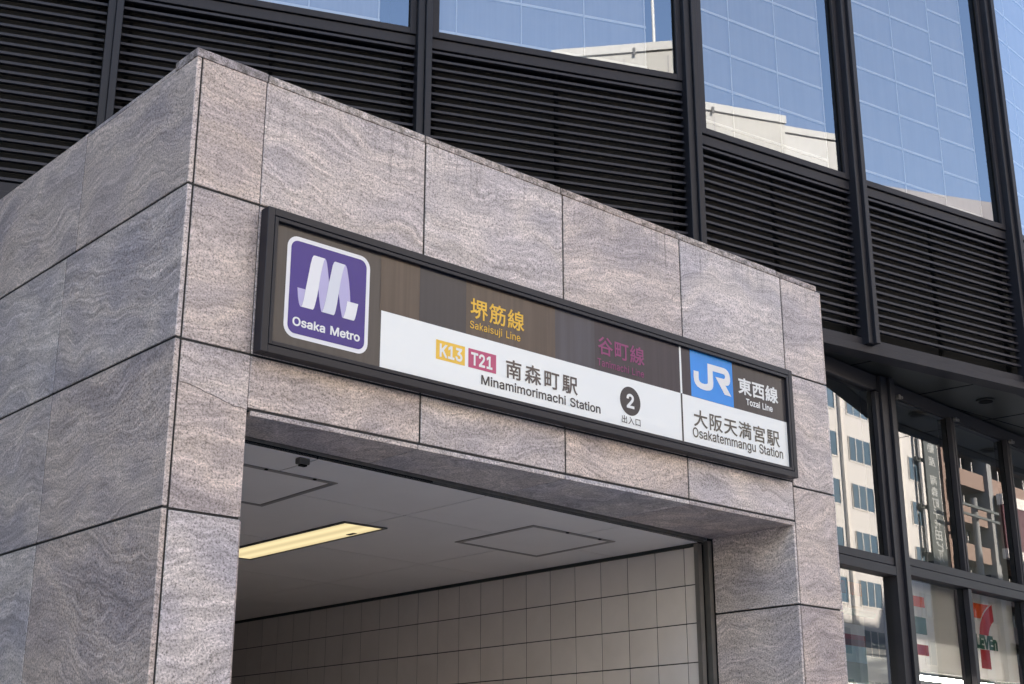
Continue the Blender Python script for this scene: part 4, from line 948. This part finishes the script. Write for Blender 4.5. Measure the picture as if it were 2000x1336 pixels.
lamp = empty("ceiling_lamp", (2.34, 2.5, 3.27), 0.0, "long recessed lamp glowing pale yellow in the passage ceiling", "ceiling lamp")
lf = MB().box(2.170, 2.1915, 1.712, 3.372, 3.2600, 3.2685).box(2.4905, 2.512, 1.712, 3.372, 3.2600, 3.2685)
lf.box(2.1915, 2.4905, 1.712, 1.7345, 3.2600, 3.2685).box(2.1915, 2.4905, 3.3495, 3.372, 3.2600, 3.2685)
lf.build("frame", M['sensor'], lamp)
MB().box(2.193, 2.489, 1.736, 3.348, 3.2625, 3.2655).build("diffuser", M['diffuser'], lamp)
MB().box(2.43, 2.462, 1.98, 2.06, 3.2585, 3.2620).build("latch", M['sensor'], lamp)

sens = empty("door_sensor", (1.0, 0.44, 3.25), R(5), "small dark sensor box under the front edge of the passage ceiling", "sensor")
MB().box(-0.038, 0.030, -0.020, 0.022, -0.012, 0.02).build("housing", M['sensor'], sens, (1.02, 0.455, 3.25), R(5), bevel=0.004)
MB().box(-0.024, 0.018, -0.014, 0.016, -0.022, -0.0125).build("lens", M['gasket'], sens, (1.02, 0.455, 3.25), R(5), bevel=0.003)

# roller shutter track along the soffit and guide rails on the jamb
trk = empty("shutter_track", (2.4, 0.5, 3.2), R(5.07), "steel roller shutter slot and guide rails framing the passage opening", "shutter track")
def along(y0, y1, z0, z1, name, mat):
    f = lambda x, o: yb(x) + o
    MB().prism([(0.42, f(0.42, y0)), (4.50, f(4.50, y0)), (4.50, f(4.50, y1)), (0.42, f(0.42, y1))], z0, z1, axis='z').build(name, M[mat], trk)
along(0.001, 0.012, 3.315, 3.33, "slot", 'gasket')
along(0.012, 0.020, 3.288, 3.325, "steel_strip", 'steel')
along(0.020, 0.034, 3.318, 3.33, "slot", 'gasket')
along(0.034, 0.045, 3.278, 3.325, "steel_strip", 'steel')
MB().box(4.428, 4.468, 0.725, 0.762, 0.0, 3.262).build("guide_rail", M['steel'], trk)
MB().box(4.468, 4.506, 0.745, 0.762, 0.0, 3.262).build("guide_slot", M['gasket'], trk)
MB().box(4.506, 4.545, 0.700, 0.762, 0.0, 3.285).build("guide_rail", M['steel'], trk)
MB().box(0.42, 0.50, 0.345, 0.40, 0.0, 3.262).build("guide_rail", M['steel'], trk)

# ------------------------------------------------------------------ the station sign
sign = empty("station_sign", (2.465, 0.0, 3.6), 0.0, "long black framed station sign mounted on the granite lintel", "sign")
X0, X1, Z0, Z1 = 0.402, 4.530, 3.600, 4.340
MB().box(X0 + 0.008, X1 - 0.008, -0.045, -0.004, Z0 + 0.008, Z1 - 0.008).build("back_box", M['sign_frame'], sign)
MB().ring(X0, X1, Z0, Z1, 0.039, -0.080, -0.012).build("outer_frame", M['sign_frame'], sign, bevel=0.0022)
MB().ring(X0 + 0.0405, X1 - 0.0405, Z0 + 0.0405, Z1 - 0.0405, 0.003, -0.072, -0.050).build("frame_groove", M['gasket'], sign)
MB().ring(X0 + 0.0425, X1 - 0.0425, Z0 + 0.0425, Z1 - 0.0425, 0.020, -0.079, -0.050).build("inner_frame", M['sign_frame'], sign, bevel=0.0018)
YF = -0.055
def col(key, name, c, **k):
    M[key] = pbr(name, c, k.pop('rough', 0.16), spec=0.3, **k)
col('s_dark', "sign_dark_film", (0.062, 0.056, 0.058), streak=0.10, var=0.06, vscale=1.5)
col('s_brown', "sign_brown_film", (0.088, 0.064, 0.055), streak=0.16, var=0.06)
col('s_blue', "sign_bluish_film", (0.030, 0.032, 0.046), streak=0.08, var=0.05)
col('s_slate', "sign_slate_film", (0.060, 0.061, 0.080), streak=0.14, var=0.05)
col('s_plum', "sign_plum_film", (0.040, 0.035, 0.048), streak=0.12, var=0.05)
col('s_white', "sign_white_acrylic", (0.84, 0.87, 0.86), var=0.012, vscale=1.0)
col('s_text', "sign_text_brown", (0.085, 0.070, 0.070))
col('s_text2', "sign_text_black", (0.040, 0.038, 0.045))
col('s_text3', "sign_text_olive", (0.105, 0.095, 0.082))
col('s_purple', "badge_purple", (0.038, 0.020, 0.22), var=0.08, vscale=3.0)
col('s_rib_w', "badge_ribbon_white", (0.78, 0.79, 0.82))
col('s_rib_g', "badge_ribbon_grey", (0.66, 0.69, 0.76))
col('s_rib_l', "badge_ribbon_lilac", (0.46, 0.43, 0.68))
col('s_gold', "line_gold", (0.80, 0.46, 0.055))
col('s_mag', "line_magenta", (0.27, 0.048, 0.16))
col('s_mag2', "code_magenta", (0.50, 0.065, 0.17))
col('s_yel', "code_yellow", (0.86, 0.52, 0.07))
col('s_jr', "railway_blue", (0.008, 0.27, 0.76), var=0.04)
col('s_bw', "sign_bright_white", (0.76, 0.78, 0.78))

def strip(name, x0, x1, z0, z1, y, k):
    return flat_poly(name, [(x0, z0), (x1, z0), (x1, z1), (x0, z1)], y, M[k], sign)
MB().box(X0 + 0.045, X1 - 0.045, YF, -0.046, Z0 + 0.045, Z1 - 0.045).build("face_panel", M['s_dark'], sign)
ZW = 3.974
for a, b, k in ((1.104, 1.359, 's_brown'), (1.360, 1.679, 's_blue'), (1.680, 2.344, 's_brown'), (2.345, 2.664, 's_slate'), (2.665, 3.4095, 's_plum')):
    strip("film", a, b, ZW, Z1 - 0.046, YF - 0.0015, k)
strip("film", 3.4275, 3.5115, ZW, Z1 - 0.046, YF - 0.0015, 's_plum')
strip("film", 3.925, X1 - 0.046, ZW, Z1 - 0.046, YF - 0.0015, 's_dark')
strip("white_panel", 1.113, 3.4105, Z0 + 0.046, ZW - 0.001, YF - 0.0018, 's_white')
strip("white_panel", 3.4255, X1 - 0.046, Z0 + 0.046, ZW - 0.001, YF - 0.0018, 's_white')
strip("divider", 3.4100, 3.4270, ZW, Z1 - 0.046, YF - 0.0028, 's_white')
strip("divider", 3.4110, 3.4250, Z0 + 0.046, ZW - 0.001, YF - 0.0028, 's_dark')
strip("railway_square", 3.512, 3.923, ZW, Z1 - 0.046, YF - 0.0024, 's_jr')
YT = YF - 0.0038
JP = [(3.539, 4.146), (3.588, 4.148), (3.587, 4.105), (3.589, 4.093), (3.599, 4.082), (3.614, 4.077), (3.640, 4.076), (3.660, 4.080), (3.673, 4.087), (3.674, 4.113), (3.677, 4.220), (3.835, 4.2215), (3.860, 4.217), (3.878, 4.207), (3.890, 4.190), (3.896, 4.165), (3.895, 4.140), (3.888, 4.123), (3.876, 4.112), (3.860, 4.107), (3.846, 4.107), (3.900, 4.042), (3.835, 4.043), (3.750, 4.146), (3.829, 4.147), (3.841, 4.151), (3.847, 4.162), (3.846, 4.172), (3.838, 4.179), (3.726, 4.179), (3.727, 4.100), (3.724, 4.074), (3.712, 4.055), (3.690, 4.043), (3.660, 4.037), (3.630, 4.036), (3.600, 4.039), (3.572, 4.047), (3.552, 4.062), (3.542, 4.080), (3.539, 4.105)]
lab(flat_poly("letters_emblem", JP, YT, M['s_bw'], sign), "white joined letters on the blue square")
# badge
bd = flat_poly("badge", rrect(0.534, 1.034, 3.711, 4.236, 0.062), YF - 0.0022, M['s_rib_w'], sign)
flat_poly("badge_field", rrect(0.556, 1.012, 3.733, 4.214, 0.042), YF - 0.0030, M['s_purple'], bd)
rib = [
 ('s_rib_l', [(0.602, 3.971), (0.649, 3.971), (0.642, 3.921), (0.634, 3.890), (0.629, 3.877), (0.623, 3.877), (0.616, 3.890), (0.608, 3.922)], 0.0),
 ('s_rib_l', [(0.755, 4.161), (0.762, 4.156), (0.768, 4.141), (0.775, 4.105), (0.785, 4.043), (0.777, 3.989), (0.768, 3.938), (0.760, 3.902), (0.752, 3.878), (0.747, 3.879), (0.739, 3.905), (0.729, 3.956), (0.723, 3.998), (0.732, 4.060), (0.741, 4.112), (0.748, 4.143)], 0.0),
 ('s_rib_l', [(0.878, 4.160), (0.885, 4.155), (0.891, 4.142), (0.903, 4.089), (0.913, 4.023), (0.918, 3.970), (0.899, 3.970), (0.892, 3.925), (0.884, 3.893), (0.877, 3.876), (0.871, 3.880), (0.865, 3.902), (0.857, 3.935), (0.846, 3.998), (0.854, 4.063), (0.862, 4.110), (0.870, 4.140)], 0.0),
 ('s_rib_w', [(0.693, 4.162), (0.755, 4.161), (0.748, 4.143), (0.741, 4.112), (0.732, 4.060), (0.725, 4.003), (0.718, 3.953), (0.709, 3.909), (0.703, 3.886), (0.697, 3.877), (0.629, 3.877), (0.634, 3.888), (0.642, 3.921), (0.650, 3.977), (0.664, 4.064), (0.671, 4.110), (0.679, 4.145), (0.686, 4.159)], 0.0008),
 ('s_rib_g', [(0.817, 4.161), (0.878, 4.160), (0.870, 4.140), (0.862, 4.106), (0.854, 4.063), (0.846, 4.005), (0.838, 3.945), (0.831, 3.905), (0.826, 3.885), (0.820, 3.877), (0.752, 3.878), (0.760, 3.902), (0.768, 3.938), (0.777, 3.989), (0.785, 4.043), (0.794, 4.092), (0.803, 4.140), (0.810, 4.157)], 0.0008),
 ('s_rib_w', [(0.899, 3.970), (0.966, 3.970), (0.958, 3.924), (0.951, 3.893), (0.946, 3.880), (0.941, 3.876), (0.877, 3.876), (0.884, 3.893), (0.892, 3.925)], 0.0008),
]
for k, pts, dy in rib:
    flat_poly("ribbon", pts, YF - 0.0036 - dy, M[k], bd)
lab(lettering("lettering", "Osaka Metro", 0.583, 0.984, 3.7745, 3.8165, YT, M['s_bw'], bd, weight=11, track=1, cap=CAP), "white bold company name on the purple badge")
# boxes for the station numbers
kbx = strip("code_box", 1.475, 1.674, 3.790, 3.897, YF - 0.0026, 's_yel')
tbx = strip("code_box", 1.6975, 1.896, 3.7895, 3.8965, YF - 0.0026, 's_mag2')
lab(kbx, "yellow station number box"); lab(tbx, "magenta station number box")
lettering("lettering", "K13", 1.499, 1.655, 3.809, 3.876, YT, M['s_bw'], kbx, weight=12, cap=CAP)
lettering("lettering", "T21", 1.716, 1.868, 3.809, 3.875, YT, M['s_bw'], tbx, weight=12, cap=CAP)
def word(s, x0, x1, z0, z1, k, w, label, cap=None, track=0.0):
    lab(lettering("lettering", s, x0, x1, z0, z1, YT, M[k], sign, weight=w, cap=cap, track=track), label)
word("堺筋線", 1.708, 2.103, 4.073, 4.189, 's_gold', 7, "gold Japanese characters above the white panel", track=25)
word("Sakaisuji Line", 1.706, 2.073, 4.0135, 4.0545, 's_gold', 2, "thin gold English line name", CAP, 12)
word("谷町線", 2.689, 3.088, 4.077, 4.192, 's_mag', 7, "faded magenta Japanese characters", track=25)
word("Tanimachi Line", 2.684, 3.081, 4.005, 4.0475, 's_mag', 2, "faded magenta English line name", CAP, 10)
word("南森町駅", 1.967, 2.517, 3.783, 3.894, 's_text', 8, "dark Japanese station name beside the code boxes", track=75)
word("Minamimorimachi Station", 1.789, 2.700, 3.713, 3.7625, 's_text2', 7, "dark English station name on the wide white panel", CAP)
word("東西線", 3.975, 4.389, 4.081, 4.194, 's_bw', 13, "bold white Japanese characters right of the blue square", track=12)
word("Tozai Line", 4.049, 4.323, 4.0185, 4.0585, 's_bw', 11, "white English line name right of the blue square", CAP)
word("大阪天満宮駅", 3.523, 4.378, 3.783, 3.896, 's_text3', 7, "dark Japanese station name on the right white panel", track=30)
word("Osakatemmangu Station", 3.509, 4.406, 3.7145, 3.7745, 's_text3', 5, "dark English station name on the right white panel", CAP)
word("出入口", 2.877, 3.037, 3.692, 3.739, 's_text2', 3, "small dark characters under the exit number", track=20)
circ = [(2.955 + 0.088 * math.cos(2 * math.pi * i / 40), 3.835 + 0.0885 * math.sin(2 * math.pi * i / 40)) for i in range(40)]
cd = flat_poly("exit_disc", circ, YF - 0.0026, M['s_text2'], sign)
lettering("lettering", "2", 2.9225, 2.9875, 3.791, 3.880, YT, M['s_bw'], cd, weight=12)

# ------------------------------------------------------------------ far side of the avenue (seen mirrored in the glass)
OP = street(0, 38.0)
OF = ((OP[0], OP[1], 0.0), ST)          # local x along the avenue, local -y away from us (behind the fronts)
M['cream'] = pbr("cream_wall_tile", (0.45, 0.42, 0.375), 0.7, var=0.03, vscale=0.4)
M['cream2'] = pbr("pale_wall_panel", (0.50, 0.475, 0.44), 0.7, var=0.03, vscale=0.4)
M['mauve'] = pbr("mauve_grey_wall", (0.27, 0.245, 0.25), 0.75, var=0.04, vscale=0.4)
M['offwhite'] = pbr("off_white_wall", (0.53, 0.53, 0.535), 0.7, var=0.03, vscale=0.4)
M['brown'] = pbr("brown_balcony", (0.21, 0.145, 0.122), 0.8, var=0.04, vscale=0.4)
M['dusk'] = pbr("shaded_recess", (0.10, 0.095, 0.09), 0.8)  # dark tone carries the shade of recesses and reveals; small roof parts share it
M['wglass'] = pbr("blue_window_glass", (0.09, 0.15, 0.21), 0.1, spec=0.5)
M['wframe'] = pbr("white_window_frame", (0.62, 0.60, 0.58), 0.5)
M['signgrey'] = pbr("dark_sign_board", (0.07, 0.08, 0.08), 0.5)
M['signtext'] = pbr("pale_sign_letters", (0.34, 0.36, 0.36), 0.5)
M['redboard'] = pbr("red_sign_board", (0.07, 0.012, 0.018), 0.5)
M['pole'] = pbr("concrete_pole", (0.20, 0.21, 0.22), 0.8)

def opp(name, s, label, cat):
    p = street(s, 44)
    return empty(name, p, ST, label, cat)

def ob(name, boxes, mat, parent, bevel=0.0):
    mb = MB()
    for b in boxes: mb.box(*b)
    return mb.build(name, M[mat], parent, *OF, bevel=bevel)

# y in this frame: 0 is the street front, negative goes back
cb = opp("cream_building", 6, "long cream building with thin roof coping, mirrored in the upper windows", "building")
ob("wall", [(-8.0, 21.9, -14, 0, 0, 29.1)], 'cream', cb)
ob("coping", [(-8.1, 21.95, -14, 0.08, 29.15, 29.5)], 'cream2', cb)
ob("coping_gap", [(-8.0, 21.9, -13.9, -0.05, 29.1, 29.15)], 'mauve', cb)
jn = MB()
for z in (26.9, 24.8, 22.7, 20.6, 18.5): jn.box(-7.9, 20.0, 0.0, 0.008, z - 0.02, z + 0.02)
s = -7.0
while s < 20: jn.box(s - 0.02, s + 0.02, 0.001, 0.009, 2, 28.9); s += 1.7
tag(jn.build("panel_joints", M['mauve'], cb, *OF), kind='stuff')
for (s0, row) in [(a, b) for a in range(-6, 19, 4) for b in range(0, 7)]:
    z = 3.0 + row * 3.1
    w = ob("window", [(s0, s0 + 2.2, -0.02, 0.03, z, z + 1.5)], 'wframe', cb)
    ob("glass", [(s0 + 0.1, s0 + 2.1, 0.03, 0.04, z + 0.1, z + 1.4)], 'wglass', w)
for sx in (-4.9, 18.4):
    ob("roof_bolt", [(sx - 0.05, sx + 0.05, 0.08, 0.14, 29.0, 29.3)], 'dusk', cb)
ab = opp("added_bounce_block", -36, "unseen sand coloured block added left of the cream one to bounce warm light", "building")  # unseen block, added so its sunlit wall bounces warm light onto the entrance
ob("wall", [(-64, -8.6, -14, 0, 0, 25.5)], 'cream', ab)
ob("coping", [(-64.1, -8.55, -14, 0.1, 25.5, 25.9)], 'cream2', ab)
for s0 in range(-62, -12, 4):
    for row in range(0, 7):
        z = 3.0 + row * 3.1
        w = ob("window", [(s0, s0 + 2.2, -0.02, 0.03, z, z + 1.5)], 'wframe', ab)
        ob("glass", [(s0 + 0.1, s0 + 2.1, 0.03, 0.04, z + 0.1, z + 1.4)], 'wglass', w)
mast = opp("lightning_rod", -4.15, "thin pale mast standing on the cream roof", "mast")
MB().cyl((-4.15, -0.6), 0.06, 29.5, 35.5, seg=12, r1=0.07).build("pole", M['wframe'], mast, *OF)
c2 = opp("pale_annex", 21.5, "lower pale annex joined to the cream building, mirrored in the third upper window", "building")
ob("wall", [(21.96, 25.2, -12, -0.3, 0, 28.85)], 'cream2', c2)
ob("coping", [(21.97, 25.25, -12, -0.22, 28.9, 29.2)], 'cream2', c2)
ob("coping_gap", [(21.98, 25.15, -11.9, -0.35, 28.85, 28.9)], 'mauve', c2)
for row in range(0, 7):
    z = 4.0 + row * 3.1
    ob("window", [(22.8, 24.4, -0.3, -0.26, z, z + 1.4)], 'wglass', c2)
gb = opp("mauve_building", 30, "mauve grey flat roofed building mirrored low in the right upper window", "building")
ob("wall", [(25.3, 36.5, -14, -0.4, 0, 27.2)], 'mauve', gb)
ob("chimney", [(26.3, 26.6, -2.0, -1.5, 27.2, 27.9)], 'dusk', gb)
for row in range(0, 8):
    for s0 in (26.4, 29.4, 32.6):
        z = 2.6 + row * 2.9
        w = ob("window", [(s0, s0 + 2.0, -0.42, -0.37, z, z + 1.3)], 'wframe', gb)
        ob("glass", [(s0 + 0.08, s0 + 1.92, -0.37, -0.36, z + 0.08, z + 1.22)], 'wglass', w)

wb = opp("white_office", 56, "off white office block with rows of triple windows, mirrored in the shop glass", "building")
ob("wall", [(40.0, 75.3, -14, 0, 0, 27.9)], 'offwhite', wb)
ob("coping", [(39.9, 75.4, -14, 0.1, 27.9, 28.3)], 'wframe', wb)
for s0 in (46.0, 55.8, 65.22, 72.6):
    ob("pilaster", [(s0 - 0.16, s0 + 0.16, 0.0, 0.22, 0, 27.9)], 'wframe', wb)
hz = [26.44 - 3.033 * k for k in range(0, 8)]
for s0, n in ((40.5, 2), (43.2, 1), (47.0, 3), (50.6, 3), (53.7, 1), (57.0, 3), (60.2, 3), (63.3, 1), (66.12, 3), (69.9, 1), (73.75, 2)):
    wd = {1: 1.35, 2: 1.5, 3: 2.62}[n]
    for zt in hz:
        w = ob("window", [(s0, s0 + wd, 0.0, 0.03, zt - 1.62, zt - 1.53), (s0 - 0.04, s0, 0.0, 0.06, zt - 1.6, zt), (s0 + wd, s0 + wd + 0.04, 0.0, 0.06, zt - 1.6, zt)] +
               [(s0 + wd * q / n - 0.035, s0 + wd * q / n + 0.035, 0.006, 0.04, zt - 1.53, zt) for q in range(1, n)], 'wframe', wb)
        ob("glass", [(s0 + 0.0, s0 + wd, 0.0, 0.005, zt - 1.53, zt)], 'wglass', w)
        ob("reveal_shade", [(s0 + 0.02, s0 + 0.18, 0.005, 0.02, zt - 1.53, zt)], 'dusk', w)  # dark strip laid on the glass as the painted shade of the reveal

vs = opp("vertical_sign", 77.4, "tall dark vertical sign with pale characters, mirrored in the shop glass", "sign")
ob("board", [(75.15, 77.1, 0.3, 0.55, 16.2, 26.8)], 'signgrey', vs)
ob("edge_lamp", [(74.65, 74.95, 0.35, 0.5, 23.4, 26.2)], 'wframe', vs)
ob("edge_lamp", [(74.65, 74.95, 0.35, 0.5, 20.2, 23.1)], 'wframe', vs)
ob("edge_lamp", [(74.65, 74.95, 0.35, 0.5, 17.0, 19.9)], 'wframe', vs)
ob("edge_tube", [(77.11, 77.25, 0.3, 0.5, 17.5, 26.8)], 'wframe', vs)
ob("bracket", [(74.5, 75.14, 0.1, 0.3, z, z + 0.3) for z in (17.0, 20.0, 23.2, 26.2)], 'signgrey', vs)
chars = [("田", 25.75), ("不", 24.85), ("動", 23.95), ("産", 23.05), ("南", 21.75), ("森", 20.95), ("町", 20.15), ("千", 19.4), ("代", 18.7), ("田", 17.95), ("ビ", 17.2), ("ル", 16.5)]
for ch, z in chars:
    # the frame's y grows towards the shop; letters face the avenue, so they read reversed in the glass
    g = lettering("lettering", ch, 0, 0.95, 0, 0.66, 0, M['signtext'], vs, weight=10)
    g.matrix_basis = world_of(vs).inverted() @ (Matrix.Translation(Vector((*(Vector(OF[0]) + Matrix.Rotation(ST, 3, 'Z') @ Vector((76.6, 0.56, 0)))[:2], z))) @ Matrix.Rotation(ST + math.pi, 4, 'Z'))

bb = opp("brown_apartments", 92, "brown apartment block with long balcony bands beyond the vertical sign, mirrored in the shop glass", "building")
ob("wall", [(78.7, 118, -16, -1.4, 0, 33.0)], 'dusk', bb)  # wall coloured dark for the shade behind the balconies
ob("roof_band", [(78.7, 118, -16, 0.0, 33.0, 34.2)], 'brown', bb)
for k in range(-3, 8):
    zt = 23.88 - 2.67 * k
    if zt < 2 or zt > 33: continue
    bnd = ob("balcony", [(78.7, 118, -0.12, 0.0, zt - 1.17, zt), (78.7, 118, -1.4, -0.12, zt - 1.17, zt - 1.02)], 'brown', bb)
    for q in (80.6, 82.3, 84.0, 88.3, 92.6, 97.0):
        ob("pipe", [(q - 0.04, q + 0.04, -0.4, -0.32, zt, zt + 0.9)], 'wframe', bnd)
ob("party_wall", [(78.7, 79.0, -1.4, 0.02, 0, 33.0)], 'brown', bb)
ob("stair_tower", [(85.1, 85.8, -1.4, 0.3, 0, 34.5)], 'pole', bb)
rs = opp("red_sign", 90, "dark red sign board with white rims mirrored at the right edge of the shop glass", "sign")
ob("board", [(85.8, 93.5, 0.55, 0.9, 18.6, 21.8)], 'redboard', rs)
ob("rim", [(85.8, 93.5, 0.5, 0.95, 21.8, 22.6), (85.8, 93.5, 0.5, 0.95, 17.9, 18.6)], 'wframe', rs)
up_ = opp("utility_pole", 84, "grey utility pole with two pairs of crossarms in front of the brown balconies", "utility pole")
MB().cyl((80.5, 1.2), 0.27, 0, 21.4, seg=16, r1=0.23).build("shaft", M['pole'], up_, *OF)
MB().box(76.5, 83.5, 1.5, 1.62, 20.55, 20.72).box(76.5, 83.5, 1.5, 1.62, 19.9, 20.07).build("crossarm", M['signgrey'], up_, *OF)
